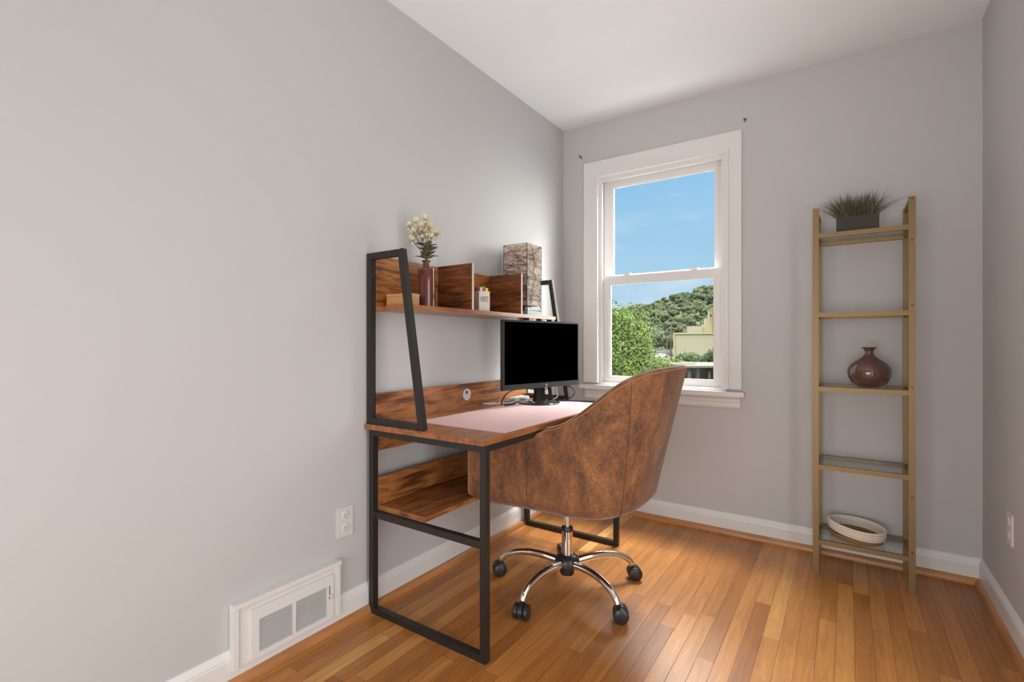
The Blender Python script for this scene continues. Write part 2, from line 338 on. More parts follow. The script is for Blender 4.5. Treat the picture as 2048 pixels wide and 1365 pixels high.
for xx in (.45, .87):
    bm = NB(); box(bm, (xx-.022, y_+.024, 1.530), (xx+.022, y_+.052, 1.538)); cyl(bm, (xx, y_+.038, 1.538), (xx, y_+.038, 1.546), .010, 16); box(bm, (xx-.005, y_+.018, 1.540), (xx+.028, y_+.030, 1.547)); wpart('sash_lock', bm, parent=lower)
bm = NB(); box(bm, (OX0, y_+.0, .80), (OX1, y_+TH+.03, .831)); wpart('sill', bm)
bm = NB(); box(bm, (.145, y_-.048, .790), (1.155, y_+.02, .816)); box(bm, (OX0-.0, y_-.004, .81), (OX1, y_+.02, .832)); wpart('stool', bm, bev=.005)
bm = NB(); extrude_profile(bm, [(0, 0), (.008, 0), (.014, .012), (.014, .028), (.011, .032), (.015, .036), (.015, .052), (.011, .056), (.017, .062), (.017, .070), (0, .070)], (.168, D, .720), (1.132, D, .720), (0, -1, 0)); wpart('apron', bm)

# ---- curtain rod anchors
M['hole'] = pbr('dark_anchor', lin(46, 44, 40), .6); M['plaster'] = pbr('torn_plaster', lin(176, 172, 164), .9)
for px_, pz, l_ in ((.134, 2.357, 'torn wall anchor with two holes beside the left end of the window head'), (1.155, 2.352, 'small screw anchor above the right end of the window head')):
    a = empty('wall_anchor', (px_, D, pz), 0, l_, 'wall anchor')
    bm = NB(); lathe(bm, [(0, -.004), (.011, -.004), (.012, -.002), (.010, 0), (0, 0)], 20); bmesh.ops.transform(bm, matrix=Matrix.Rotation(R(90), 4, 'X'), verts=bm.verts); bmesh.ops.translate(bm, verts=bm.verts, vec=(0, -.004, 0)); obj('patch', bm, M['plaster'], a)
    bm = NB(); cyl(bm, (0, -.003, 0), (0, -.014, -.002), .0042, 12)
    if px_ < .5: cyl(bm, (-.012, -.002, .012), (-.012, -.006, .012), .003, 10); bar(bm, (-.002, -.008, .003), (.012, -.008, -.018), .004)
    else: bar(bm, (-.007, -.010, .003), (.007, -.010, .003), .003); bar(bm, (0, -.008, .0), (0, -.008, -.014), .003)
    obj('screw', bm, M['hole'], a)

# ---- wall vent (register in a wooden frame)
v0 = empty('wall_vent', (0, .998, .056), 0, 'white slatted metal air vent in a wide wooden frame on the left wall', 'air vent')
y0v, y1v, z0v, z1v = .799, 1.196, .056, .263
bm = NB(); box(bm, (0, y0v+.016, z0v), (.020, y1v-.012, z1v-.014)); obj('backing_board', bm, M['white'], v0, world=True)
bm = NB()
for lo, hi in (((.0005, y0v-.001, z1v-.014), (.032, y1v+.001, z1v+.001)), ((.0005, y0v-.001, z0v), (.026, y0v+.016, z1v-.014)), ((.0005, y1v-.012, z0v), (.026, y1v+.001, z1v-.014))): box(bm, lo, hi)
obj('frame_moulding', bm, M['white'], v0, world=True, bev=.003)
bm = NB(); fy0, fy1, fz0, fz1 = .855, 1.165, .060, .225
g = [(.881, 1.000), (1.012, 1.137)]; gz0, gz1 = .078, .186
box(bm, (.020, fy0, fz0), (.027, fy1, gz0)); box(bm, (.020, fy0, gz1), (.027, fy1, fz1))
for a_, b_ in ((fy0, g[0][0]), (g[0][1], g[1][0]), (g[1][1], fy1)): box(bm, (.020, a_, gz0), (.027, b_, gz1))
reg = obj('register_plate', bm, M['white'], v0, world=True, bev=.0012)
M['duct'] = pbr('dark_duct', lin(84, 86, 84), .8)
for a_, b_ in g:
    bm = NB(); box(bm, (.0195, a_, gz0), (.0205, b_, gz1)); obj('duct_opening', bm, M['duct'], reg, world=True)
    bm = NB(); nsl = 16
    for k in range(nsl):
        z = gz0 + (k+.5)*(gz1-gz0)/nsl; bar(bm, (.0245, a_, z), (.0245, b_, z), .0046, .0016, up=(.35, 0, 1))
    obj('louvre', bm, M['white'], reg, world=True)
bm = NB(); box(bm, (.027, 1.146, .140), (.0275, 1.150, .186)); obj('lever_slot', bm, M['duct'], reg, world=True)
bm = NB(); bar(bm, (.027, 1.148, .150), (.040, 1.150, .146), .005); cyl(bm, (.038, 1.148, .146), (.044, 1.148, .144), .005, 12); obj('lever', bm, M['white'], v0, world=True)

# ---- outlets
M['outlet'] = pbr('outlet_plastic', lin(208, 204, 202), .35); M['slot'] = pbr('outlet_slot', lin(120, 116, 112), .6)
def outlet(loc, rz, label, plug=False):
    o = empty('electrical_outlet', loc, rz, label, 'outlet')     # local: +X out of the wall
    bm = NB(); box(bm, (0, -.035, -.0575), (.006, .035, .0575)); obj('cover_plate', bm, M['outlet'], o, bev=.0025)
    for zz in (-.024, .024):
        bm = NB(); lathe(bm, [(0, .0), (.0165, .0), (.0165, .0035), (.015, .005), (0, .005)], 28); bmesh.ops.transform(bm, matrix=Matrix.Translation((.0045, 0, zz)) @ Matrix.Rotation(R(90), 4, 'Y'), verts=bm.verts); s = obj('socket', bm, M['outlet'], o)
        bm = NB()
        for yy in (-.006, .006): box(bm, (.0092, yy-.0012, zz-.001), (.0098, yy+.0012, zz+.008))
        cyl(bm, (.0092, 0, zz-.008), (.0098, 0, zz-.008), .0025, 10); obj('slot', bm, M['slot'], s)
    return o
outlet((0, 1.235, .396), 0, 'white duplex outlet on the left wall between the vent and the desk')
outlet((W, 2.575, .40), R(180), 'white duplex outlet on the right-hand wall near the corner')

# ================================================================ DESK WITH HUTCH
DX0, DX1, DY0, DY1, DT = .004, .612, 1.333, 2.545, .766
desk = empty('desk', (.31, 1.94, 0), 0, 'rustic brown wood desk with a hutch shelf on black steel frames along the left wall', 'desk')
def dp(name, bm, mat, parent=desk, **k): return obj(name, bm, mat, parent, world=True, **k)
bm = NB(); box(bm, (DX0, DY0-.004, DT-.021), (DX1, DY1, DT)); dp('desktop', bm, M['wood_top'], bev=.0015)
TS = .025
def leg_frame(y):
    bm = NB(); a, b = .020+TS/2, .614-TS/2; z1 = DT-.021-TS/2; z0 = TS/2
    bar(bm, (a, y, 0), (a, y, DT-.021), TS, up=(0, 1, 0)); bar(bm, (b, y, 0), (b, y, DT-.021), TS, up=(0, 1, 0))
    bar(bm, (a+TS/2, y, z0), (b-TS/2, y, z0), TS, up=(0, 0, 1)); bar(bm, (a+TS/2, y, z1), (b-TS/2, y, z1), TS, up=(0, 0, 1)); bar(bm, (a+TS/2, y, .402), (b-TS/2, y, .402), TS, up=(0, 0, 1))
    f = dp('leg_frame', bm, M['steel_black'], bev=.0015)
    for sx_ in (.16, .30, .06): bm = NB(); cyl(bm, (sx_, y-TS/2-.0015, .402), (sx_, y-TS/2+.001, .402), .004, 10); dp('screw', bm, M['screw'], f)
leg_frame(DY0+.012+.006); leg_frame(2.520)
bm = NB(); box(bm, (.585, DY0+.03, DT-.046), (.607, 2.508, DT-.022)); dp('front_rail', bm, M['steel_black'])
bs = NB(); box(bs, (.018, DY0+.030, DT), (.034, 2.507, .887)); bs = dp('backsplash', bs, M['wood_y'], bev=.001)
M['grom'] = pbr('grey_grommet', lin(196, 196, 196), .4); M['grom_in'] = pbr('grommet_hole', lin(70, 70, 68), .6)
bm = NB(); lathe(bm, [(.0, 0), (.030, 0), (.030, .003), (.027, .005), (0, .005)], 32); bmesh.ops.transform(bm, matrix=Matrix.Translation((.034, 1.945, .832)) @ Matrix.Rotation(R(90), 4, 'Y'), verts=bm.verts); gr = dp('cable_grommet', bm, M['grom'], bs)
bm = NB(); cyl(bm, (.0385, 1.940, .844), (.0396, 1.940, .844), .009, 16); dp('grommet_hole', bm, M['grom_in'], gr)
bm = NB(); box(bm, (.020, DY0+.030, .652), (.036, 2.507, .744)); dp('upper_back_panel', bm, M['wood_y'])
bm = NB(); box(bm, (.036, DY0+.030, .436), (.052, 2.507, .546)); dp('lower_back_panel', bm, M['wood_y'], bev=.001)
bm = NB(); box(bm, (.036, DY0+.030, .416), (.310, 2.507, .4345)); dp('lower_shelf', bm, M['wood_y'], bev=.001)
def hutch_frame(y):
    bm = NB(); z0, z1 = DT, 1.460
    a = .006+TS/2
    bar(bm, (a, y, z0), (a, y, z1), TS, up=(0, 1, 0))
    bar(bm, (a+TS/2, y, z0+TS/2), (.2935, y, z0+TS/2), TS, up=(0, 0, 1)); bar(bm, (a+TS/2, y, z1-TS/2), (.186, y, z1-TS/2), TS, up=(0, 0, 1))
    bar(bm, (.309, y, z0), (.1965, y, z1), TS, up=(0, 1, 0))
    dp('hutch_frame', bm, M['steel_black'], bev=.0015)
hutch_frame(DY0+.012+.006); hutch_frame(2.520)
bm = NB(); box(bm, (.030, DY0+.031, 1.226), (.240, 2.507, 1.244)); dp('hutch_shelf', bm, M['wood_top'], bev=.001)
bm = NB(); box(bm, (.018, DY0+.031, 1.226), (.030, 2.15, 1.454)); dp('hutch_back_panel', bm, M['wood_y'], bev=.0006)
for yy in (1.742, 2.146):
    bm = NB(); box(bm, (.030, yy-.006, 1.244), (.236, yy+.006, 1.454)); d_ = dp('divider', bm, M['wood_x'])
    bm = NB(); box(bm, (.236, yy-.006, 1.244), (.2375, yy+.006, 1.454)); dp('edge_band', bm, pbr('light_edge_band', lin(206, 178, 158), .5), d_)

# ---- desk mat
M['mat'] = pbr('pink_desk_mat', lin(214, 178, 176), .42)
bm = NB(); box(bm, (.145, 1.475, DT), (.598, 2.46, DT+.002)); obj('desk_mat', bm, M['mat'], loc=(.37, 1.96, DT), bev=.0006, label='pale pink desk mat laid on the wooden desktop', cat='desk mat')

# ================================================================ MONITOR
mon = empty('monitor', (.25, 2.30, DT+.002), R(-14.8), 'black flat screen monitor on a round glossy stand on the desk', 'monitor')
# local: +Y along the screen, +X is the screen normal
M['bezel'] = pbr('monitor_bezel', lin(48, 50, 48), .35); M['screen'] = pbr('monitor_screen', (0, 0, 0, 1), .35, Specular_IOR_Level=0.0); M['gloss'] = pbr('glossy_black', lin(34, 36, 34), .08)
bm = NB(); sh, sw = .357, .285; zb = .086
box(bm, (.012, -sw, zb), (.034, sw, zb+sh)); obj('bezel', bm, M['bezel'], mon, bev=.003)
bm = NB(); box(bm, (-.012, -sw+.04, zb+.03), (.014, sw-.04, zb+sh-.05)); obj('rear_cover', bm, M['bezel'], mon, bev=.006)
bm = NB(); box(bm, (.034, -sw+.010, zb+.028), (.0345, sw-.010, zb+sh-.010)); obj('screen', bm, M['screen'], mon)
M['mark'] = pbr('silver_mark', lin(170, 172, 170), .3)
bm = NB(); tube(bm, [(.0346, .02+.007*math.cos(a_*math.pi/8), zb+.013+.007*math.sin(a_*math.pi/8)) for a_ in range(17)], .0009, 6, cap=False); bar(bm, (.0346, .0175, zb+.008), (.0346, .0195, zb+.018), .0012); bar(bm, (.0346, .0205, zb+.008), (.0346, .0225, zb+.018), .0012); obj('maker_mark', bm, M['mark'], mon)
bm = NB(); prof = [(0, .004), (.100, .004), (.108, .0), (.112, .001), (.113, .005), (.108, .009), (.06, .015), (.03, .019), (0, .020)]; lathe(bm, prof, 56, sx=.98, sy=1.0); obj('base', bm, M['gloss'], mon, smooth='auto')
bm = NB()
vs = [[(-.012, -.042, .01), (.016, -.042, .01), (.016, .042, .01), (-.012, .042, .01)], [(-.012, -.030, .05), (.014, -.030, .05), (.014, .030, .05), (-.012, .030, .05)], [(-.012, -.028, .18), (.010, -.028, .18), (.010, .028, .18), (-.012, .028, .18)]]
rr = [[bm.verts.new(q) for q in ring_] for ring_ in vs]
for a_, b_ in zip(rr, rr[1:]):
    for k in range(4): bm.faces.new((a_[k], a_[(k+1) % 4], b_[(k+1) % 4], b_[k]))
bm.faces.new(rr[0][::-1]); bm.faces.new(rr[-1]); obj('neck', bm, M['gloss'], mon, bev=.004)

# ---- cables and small electronics behind the monitor
M['cab_b'] = pbr('black_cable', lin(28, 28, 28), .5); M['cab_w'] = pbr('white_cable', lin(226, 226, 224), .5); M['cab_g'] = pbr('grey_cable', lin(150, 148, 150), .5)
ZD = DT + .0045
def cable(name, pts, r, mat, label, plug=None, **k):
    P = smoothpath(pts, 8); root = tag(empty(name, P[0]), label, k.get('cat', 'cable'), k.get('group'))
    bm = NB(); tube(bm, P, r, 8); obj('cord', bm, mat, root, world=True, smooth=True)
    if plug:
        bm = NB(); a, b = Vector(plug[0]), Vector(plug[1]); bar(bm, a, b, plug[2], plug[3] if len(plug) > 3 else None); obj('plug', bm, mat, root, world=True, bev=.0015)
    return root
cable('cable', [(.075, 1.90, .97-.17), (.07, 2.02, ZD+.002), (.09, 2.12, ZD+.004), (.10, 2.21, ZD)], .0025, M['cab_w'], 'white cord with a plug lying against the backsplash left of the monitor', plug=((.10, 2.10, ZD+.006), (.10, 2.16, ZD+.006), .014)) if False else None
cable('cable', [(.155, 2.085, ZD), (.15, 2.09, .79), (.145, 2.14, .826), (.14, 2.24, .842), (.15, 2.34, .838), (.17, 2.42, .825)], .004, M['cab_b'], 'black cable arching up from the desk left of the monitor stand')
cable('cable', [(.165, 2.10, ZD), (.18, 2.16, ZD+.002), (.15, 2.22, ZD), (.13, 2.30, ZD), (.16, 2.38, ZD)], .0035, M['cab_b'], 'black cable lying flat left of the monitor stand', plug=((.165, 2.095, ZD+.003), (.175, 2.14, ZD+.003), .010, .008))
cable('cable', [(.060, 2.05, ZD+.008), (.075, 2.10, ZD+.001), (.11, 2.14, ZD), (.13, 2.20, ZD), (.12, 2.28, ZD+.006), (.15, 2.35, ZD+.01)], .003, M['cab_w'], 'thin white cord starting against the backsplash left of the monitor', plug=((.072, 2.075, ZD+.004), (.088, 2.118, ZD+.004), .013, .009))
cable('cable', [(.10, 2.18, ZD+.006), (.13, 2.22, ZD+.012), (.12, 2.28, ZD+.016), (.15, 2.30, ZD+.012), (.12, 2.36, ZD+.01)], .0035, M['cab_g'], 'tangled grey cord heaped behind the round monitor stand')
cable('cable', [(.29, 2.56-.1, .862), (.31, 2.56-.04, .850), (.335, 2.57-.02, .815), (.33, 2.545-.02, .785), (.30, 2.49, ZD+.002), (.27, 2.44, ZD)], .0032, M['cab_b'], 'black cable looping out behind the right edge of the monitor')
cable('cable', [(.10, 2.38, ZD+.03), (.16, 2.42, ZD+.02), (.24, 2.46, ZD+.004), (.34, 2.48, ZD), (.46, 2.525, ZD), (.53, 2.52, ZD)], .003, M['cab_b'], 'black cable running along the far edge of the desk, rear one of two', group=None)
cable('cable', [(.22, 2.40, ZD+.012), (.30, 2.43, ZD+.001), (.40, 2.47, ZD), (.52, 2.48, ZD), (.565, 2.47, ZD)], .003, M['cab_b'], 'black cable running along the far edge of the desk, front one of two')
cable('cable', [(.16, 2.36, ZD+.02), (.20, 2.40, ZD+.045), (.235, 2.455, .848)], .003, M['cab_b'], 'black cable rising at a slant to the upright black adapter')
cable('cable', [(.255, 2.478, .862), (.262, 2.480, .80), (.268, 2.462, ZD+.014), (.25, 2.40, ZD), (.23, 2.36, ZD+.012)], .0033, M['cab_w'], 'white cord curving down beside the upright black adapter')
bm = NB(); bar(bm, (.236, 2.452, ZD-.002), (.228, 2.447, .860), .018, .012); obj('power_adapter', bm, M['plastic'], loc=(.232, 2.45, ZD), bev=.002, label='slim black adapter standing upright behind the monitor', cat='adapter')
bm = NB(); box(bm, (.085, 2.24, DT+.0005), (.135, 2.38, DT+.026)); obj('power_strip', bm, M['cab_w'], loc=(.11, 2.31, DT), bev=.003, label='pale plastic power strip under the cords behind the monitor', cat='power strip')

# ================================================================ THINGS ON THE HUTCH SHELF
ZS = 1.2445
# wooden box
M['lightwood'] = wood('light_wood', 1, [(.3, lin(176, 118, 66)), (.7, lin(206, 150, 92))], 1, .5)
bx = empty('wooden_box', (.112, 1.435, ZS), R(8), 'small light tan wooden box on the hutch shelf behind the slanted frame', 'box')
bm = NB(); box(bm, (-.062, -.026, 0), (.062, .030, .040)); obj('body', bm, M['lightwood'], bx, bev=.003)
bm = NB(); box(bm, (-.063, -.027, .041), (.063, .031, .052)); obj('lid', bm, M['lightwood'], bx, bev=.003)
# bottle vase
M['amethyst'] = pbr('brown_glaze', lin(98, 50, 42), .08, Coat_Weight=.6)
t, n, b = nodes(M['amethyst'])
VX, VY = .140, 1.545
bm = NB(); lathe(bm, [(0, 0), (.034, 0), (.037, .004), (.037, .158), (.035, .166), (.029, .171), (.017, .174), (.0155, .178), (.0155, .196), (.019, .200), (.019, .203), (.014, .203), (.013, .180), (.012, .175), (.028, .166), (.033, .158), (.033, .008), (0, .008)], 48)
obj('bottle_vase', bm, M['amethyst'], smooth='auto', label='tall glossy brown bottle vase holding dried flowers on the hutch shelf', cat='vase').location = (VX, VY, ZS)
# dried flowers
M['stem'] = pbr('dry_stem', lin(84, 76, 66), .8); M['leaf'] = pbr('grey_green_leaf', lin(118, 112, 88), .75); M['petal'] = pbr('cream_petal', lin(232, 220, 190), .8); M['bud'] = pbr('dark_calyx', lin(86, 84, 74), .8)
random.seed(4)
def blossom(bm, c, r, rnd):
    c = Vector(c)
    for k in range(46):
        d = Vector((rnd.gauss(0, 1), rnd.gauss(0, 1), rnd.gauss(0, 1)+.5)).normalized(); s, u_ = frame_of(d); L = r*rnd.uniform(.6, 1.25); wd = r*.17
        a = c + d*r*.15; q = a + d*L*.6; e = a + d*L + u_*r*.2
        v_ = [bm.verts.new(a - s*wd*.3), bm.verts.new(a + s*wd*.3), bm.verts.new(q + s*wd), bm.verts.new(e), bm.verts.new(q - s*wd)]
        bm.faces.new(v_)
def leaf(bm, a, d, L, wd):
    a = Vector(a); d = Vector(d).normalized(); s, u_ = frame_of(d); pr = [bm.verts.new(a)]
    l_, r_ = [], []
    for t_, ww in ((.2, .5), (.38, .95), (.48, .62), (.64, .85), (.74, .45), (.88, .35)):
        p = a + d*L*t_ - Vector((0, 0, L*.25*t_*t_)); l_.append(bm.verts.new(p + s*wd*ww)); r_.append(bm.verts.new(p - s*wd*ww))
    tip = bm.verts.new(a + d*L - Vector((0, 0, L*.25)))
    bm.faces.new((pr[0], r_[0], l_[0]))
    for i in range(5): bm.faces.new((l_[i], r_[i], r_[i+1], l_[i+1]))
    bm.faces.new((l_[5], r_[5], tip))
flw = [((-.052, .006), .118, ''), ((-.066, -.008), .205, ''), ((-.034, .016), .222, ''), ((-.012, -.012), .178, ''), ((.004, .010), .240, ''), ((.020, -.008), .200, ''), ((.042, .010), .160, ''), ((.034, .018), .130, ''), ((-.050, -.014), .165, '')]
cdir = Vector((.828, .561, 0)); ndir = Vector((.561, -.828, 0))
flab = ['cream dried flower at the lower left edge of the bunch', 'cream dried flower at the upper left of the bunch', 'cream dried flower just left of the tallest bloom', 'cream dried flower in the middle of the bunch', 'tallest cream dried flower in the brown bottle vase', 'cream dried flower right of the middle of the bunch', 'cream dried flower at the outer right edge of the bunch', 'low cream dried flower on the right side of the bunch', 'cream dried flower midway up on the left of the bunch']
for i, ((a_, b_), hgt, _) in enumerate(flw):
    rnd = random.Random(i+11); base = Vector((VX, VY, ZS+.012)); mth_ = Vector((VX+rnd.uniform(-.006, .006), VY+rnd.uniform(-.006, .006), ZS+.203))
    topp = Vector((VX, VY, ZS+.203)) + cdir*(a_-.008) + ndir*b_ + Vector((0, 0, hgt*.72))
    root = empty('flower_stem', mth_, 0, flab[i], 'dried flower', 'dried flowers in the brown bottle vase')
    mid = mth_.lerp(topp, .5) + cdir*(a_*-.12)
    bm = NB(); P = smoothpath([mth_-Vector((0, 0, .10)), mth_, mid, topp], 5); tube(bm, P, .0013, 6)
    sb = mth_.lerp(topp, .62); side = sb + cdir*rnd.uniform(-.030, .026) + ndir*rnd.uniform(-.015, .015) + Vector((0, 0, .042)); tube(bm, [sb, sb.lerp(side, .5)+Vector((0, 0, .004)), side], .0009, 5)
    obj('stem', bm, M['stem'], root, world=True)
    for c_, rr_ in ((topp, .022), (side, .017)):
        bm = NB(); blossom(bm, c_, rr_, rnd); obj('blossom', bm, M['petal'], root, world=True)
        bm = NB(); bmesh.ops.create_icosphere(bm, subdivisions=1, radius=.0036, matrix=Matrix.Translation(c_)); obj('calyx', bm, M['bud'], root, world=True)
    for k in range(4):
        bm = NB(); an = rnd.uniform(0, 6.28); d = cdir*math.cos(an) + ndir*math.sin(an)*.8; leaf(bm, mth_ + Vector((0, 0, .004 + .016*k + rnd.uniform(0, .012))), d + Vector((0, 0, .35+rnd.uniform(0, .7))), rnd.uniform(.042, .068), .020); obj('leaf', bm, M['leaf'], root, world=True)
# pen holder with lettering
M['ceramic'] = pbr('white_ceramic', lin(222, 210, 202), .35); M['ink'] = pbr('grey_lettering', lin(92, 90, 92), .6)
ph = empty('pen_holder', (.166, 1.895, ZS), R(-22), 'square white ceramic pen holder lettered WRITE on the hutch shelf', 'pen holder')
hw, hz = .030, .098
bm = NB()
for lo, hi in (((-hw, -hw, 0), (hw, hw, .006)), ((-hw, -hw, .006), (-hw+.004, hw, hz)), ((hw-.004, -hw, .006), (hw, hw, hz)), ((-hw+.004, -hw, .006), (hw-.004, -hw+.004, hz)), ((-hw+.004, hw-.004, .006), (hw-.004, hw, hz))): box(bm, lo, hi)
obj('cup', bm, M['ceramic'], ph)
fc = bpy.data.curves.new('lettering', 'FONT'); fc.body = 'WRITE'; fc.size = .030; fc.align_x = 'CENTER'; fc.extrude = .0004; fc.space_character = .78; fc.offset = -.0004
fo = bpy.data.objects.new('lettering', fc); C.objects.link(fo); bpy.context.view_layer.update()
me = bpy.data.meshes.new_from_object(fo.evaluated_get(bpy.context.evaluated_depsgraph_get())); bpy.data.objects.remove(fo)
xs = [v_.co.x for v_ in me.vertices]; wd = max(xs)-min(xs)
me.transform(Matrix.Scale(.044/wd, 4, (1, 0, 0)) @ Matrix.Scale(1.35, 4, (0, 1, 0))); me.materials.append(M['ink'])
lo_ = bpy.data.objects.new('lettering', me); C.objects.link(lo_); lo_.parent = ph; lo_.location = (hw+.0004, 0, .045); lo_.rotation_euler = (R(90), 0, R(90))
pens = [((-.016, -.020), .012, 'marker', (26, 120, 72), 'dark green marker at the left corner of the pen holder', 1), ((-.004, -.016), .020, 'pen', (200, 44, 56), 'red pen standing in the pen holder', 1), ((.012, -.008), .012, 'marker', (236, 232, 240), 'white capped marker in the pen holder', 1), ((.016, .002), .009, 'marker', (222, 22, 92), 'pink capped marker in the pen holder', 1), ((.002, .010), .018, 'marker', (112, 214, 26), 'lime green novelty pen with leaf-shaped top in the pen holder', 2), ((.016, .020), .009, 'marker', (226, 226, 20), 'yellow capped marker at the right side of the pen holder', 1)]
for (a_, b_), hg, nm, c_, lb, kd in pens:
    pm = pbr(nm+'_'+str(c_[0]), lin(*c_), .4); base = mat_of(ph) @ Vector((a_*.7, b_*.7, .007)); topv = mat_of(ph) @ Vector((a_, b_, hz+hg+.008)); d = (topv-base).normalized()
    o = empty(nm, base, 0, lb, 'pen'); bm = NB(); cyl(bm, base, topv-d*.02, .0042, 12); obj('barrel', bm, pm, o, world=True)
    bm = NB(); tube(bm, [topv-d*.02, topv-d*.004, topv], [.0072, .0072, .0045], 14); obj('cap', bm, pm, o, world=True)
    if kd == 2:
        bm = NB()
        for q in range(5): an = q*1.256; leaf(bm, topv-d*.006, Vector((math.cos(an), math.sin(an), .9)), .018, .006)
        obj('leaf_top', bm, pm, o, world=True)

# table lamp with wire-wrapped rectangular shade
LX0, LX1, LY0, LY1, LZ1 = .052, .206, 2.245, 2.395, 1.632
lamp = empty('table_lamp', ((LX0+LX1)/2, (LY0+LY1)/2, ZS), 0, 'tall square lamp wrapped in tangled black wire on the hutch shelf', 'lamp')
M['shade'] = pbr('beige_lamp_shade', lin(236, 220, 204), .85, Subsurface_Weight=0.); M['wire'] = pbr('black_wire', lin(30, 26, 24), .5, .3); M['lbase'] = pbr('sage_lamp_base', lin(138, 158, 150), .5)
t, n, b = nodes(M['shade'])
trl = n('ShaderNodeBsdfTranslucent'); trl.inputs[0].default_value = lin(214, 160, 100); mxs = n('ShaderNodeMixShader', {0: .35}); t.links.new(b.outputs[0], mxs.inputs[1]); t.links.new(trl.outputs[0], mxs.inputs[2]); t.links.new(mxs.outputs[0], t.nodes['Material Output'].inputs[0])
zb0 = ZS+.024
bm = NB(); box(bm, (LX0, LY0, ZS), (LX1+.004, LY1+.006, zb0)); obj('base', bm, M['lbase'], lamp, world=True, bev=.002)
bm = NB(); e = .004
sx0, sx1, sy0, sy1 = LX0+e, LX1-e, LY0+e, LY1-e; cs_ = [(sx0, sy0), (sx1, sy0), (sx1, sy1), (sx0, sy1)]
for (ax, ay), (bx_, by_) in zip(cs_, cs_[1:]+cs_[:1]): bm.faces.new([bm.verts.new(q) for q in ((ax, ay, zb0+.03), (bx_, by_, zb0+.03), (bx_, by_, LZ1-.004), (ax, ay, LZ1-.004))])
bmesh.ops.remove_doubles(bm, verts=bm.verts, dist=1e-5); bmesh.ops.solidify(bm, geom=bm.faces[:], thickness=.0012)
obj('shade', bm, M['shade'], lamp, world=True)
bm = NB(); rnd = random.Random(3)
crn = [(LX0, LY0), (LX1, LY0), (LX1, LY1), (LX0, LY1)]
for x_, y__ in crn: cyl(bm, (x_, y__, zb0), (x_, y__, LZ1), .0017, 6)
for z in (zb0+.002, LZ1): tube(bm, [(x_, y__, z) for x_, y__ in crn+crn[:1]], .0016, 6)
for fi in range(4):
    (ax, ay), (bx_, by_) = crn[fi], crn[(fi+1) % 4]; nrm = Vector((by_-ay, -(bx_-ax), 0)).normalized()
    def P2(u_, z, o=0): return Vector((ax+(bx_-ax)*u_, ay+(by_-ay)*u_, z)) + nrm*o
    for k in range(78):
        z = rnd.uniform(zb0+.01, LZ1-.006); oo = rnd.uniform(0, .0025)
        if k < 52:
            za, zc = z, min(max(z+rnd.gauss(0, .035), zb0+.004), LZ1-.002); p, q = P2(0, za, oo), P2(1, zc, oo); mdd = P2(rnd.uniform(.3, .7), (za+zc)/2+rnd.gauss(0, .007), oo)
        else:
            u1, u2 = rnd.random(), rnd.random(); z2 = min(max(z+rnd.choice((-1, 1))*rnd.uniform(.06, .17), zb0+.004), LZ1-.002); p, q = P2(u1, z, oo), P2(u2, z2, oo); mdd = P2((u1+u2)/2+rnd.gauss(0, .05), (z+z2)/2, oo)
        tube(bm, [p, p.lerp(mdd, .55)+(mdd-p.lerp(q, .5))*.25, mdd, q.lerp(mdd, .55)+(mdd-p.lerp(q, .5))*.25, q], rnd.uniform(.0005, .0009), 5)
obj('wire_wrap', bm, M['wire'], lamp, world=True)
bm = NB(); cyl(bm, ((LX0+LX1)/2, (LY0+LY1)/2, zb0), ((LX0+LX1)/2, (LY0+LY1)/2, zb0+.09), .018, 20); obj('bulb_socket', bm, M['plastic'], lamp, world=True)
# clips under the shelf edge
cl = ['dark clip under the front edge of the hutch shelf, left of three', 'dark clip under the front edge of the hutch shelf, middle of three', 'dark clip under the front edge of the hutch shelf, right of three']
for i, yy in enumerate((2.235, 2.36, 2.475)):
    bm = NB(); box(bm, (.205, yy-.018, 1.216), (.238, yy+.018, 1.2262)); obj('shelf_clip', bm, M['plastic'], loc=(.22, yy, 1.216), bev=.002, label=cl[i], cat='clip', group='clips under the hutch shelf')

# ================================================================ OFFICE CHAIR
Q = dict(cx=.6584, cy=1.9861, rot=-.0056, w=.3182, ab=.3032, af=.3543, zb=.3734, lean=.2529, rise=.0938, p=2.7141, taper=-.1213)
KU = [0, .12, .22, .32, .42, .52, .62, .74, 1.0]; KH = [1.0068, 1.0031, .9849, .9243, .8150, .7500, .7180, .6970, .6907]
def rim_h(x):
    n_ = len(KU); hh_ = [KU[i+1]-KU[i] for i in range(n_-1)]; dd_ = [(KH[i+1]-KH[i])/hh_[i] for i in range(n_-1)]
    mm = [0]+[0 if dd_[i-1]*dd_[i] <= 0 else 2*dd_[i-1]*dd_[i]/(dd_[i-1]+dd_[i]) for i in range(1, n_-1)]+[0]
    i = max(k for k in range(n_-1) if x >= KU[k]-1e-9); t_ = (x-KU[i])/hh_[i]
    return (2*t_**3-3*t_**2+1)*KH[i]+(t_**3-2*t_**2+t_)*hh_[i]*mm[i]+(-2*t_**3+3*t_**2)*KH[i+1]+(t_**3-t_**2)*hh_[i]*mm[i+1]
chair = empty('office_chair', (.600, 1.975, 0), 0, 'brown distressed suede swivel chair with a chrome five-star base pushed up to the desk', 'chair')
def smst(a, b, x): t_ = min(max((x-a)/(b-a), 0), 1); return t_*t_*(3-2*t_)
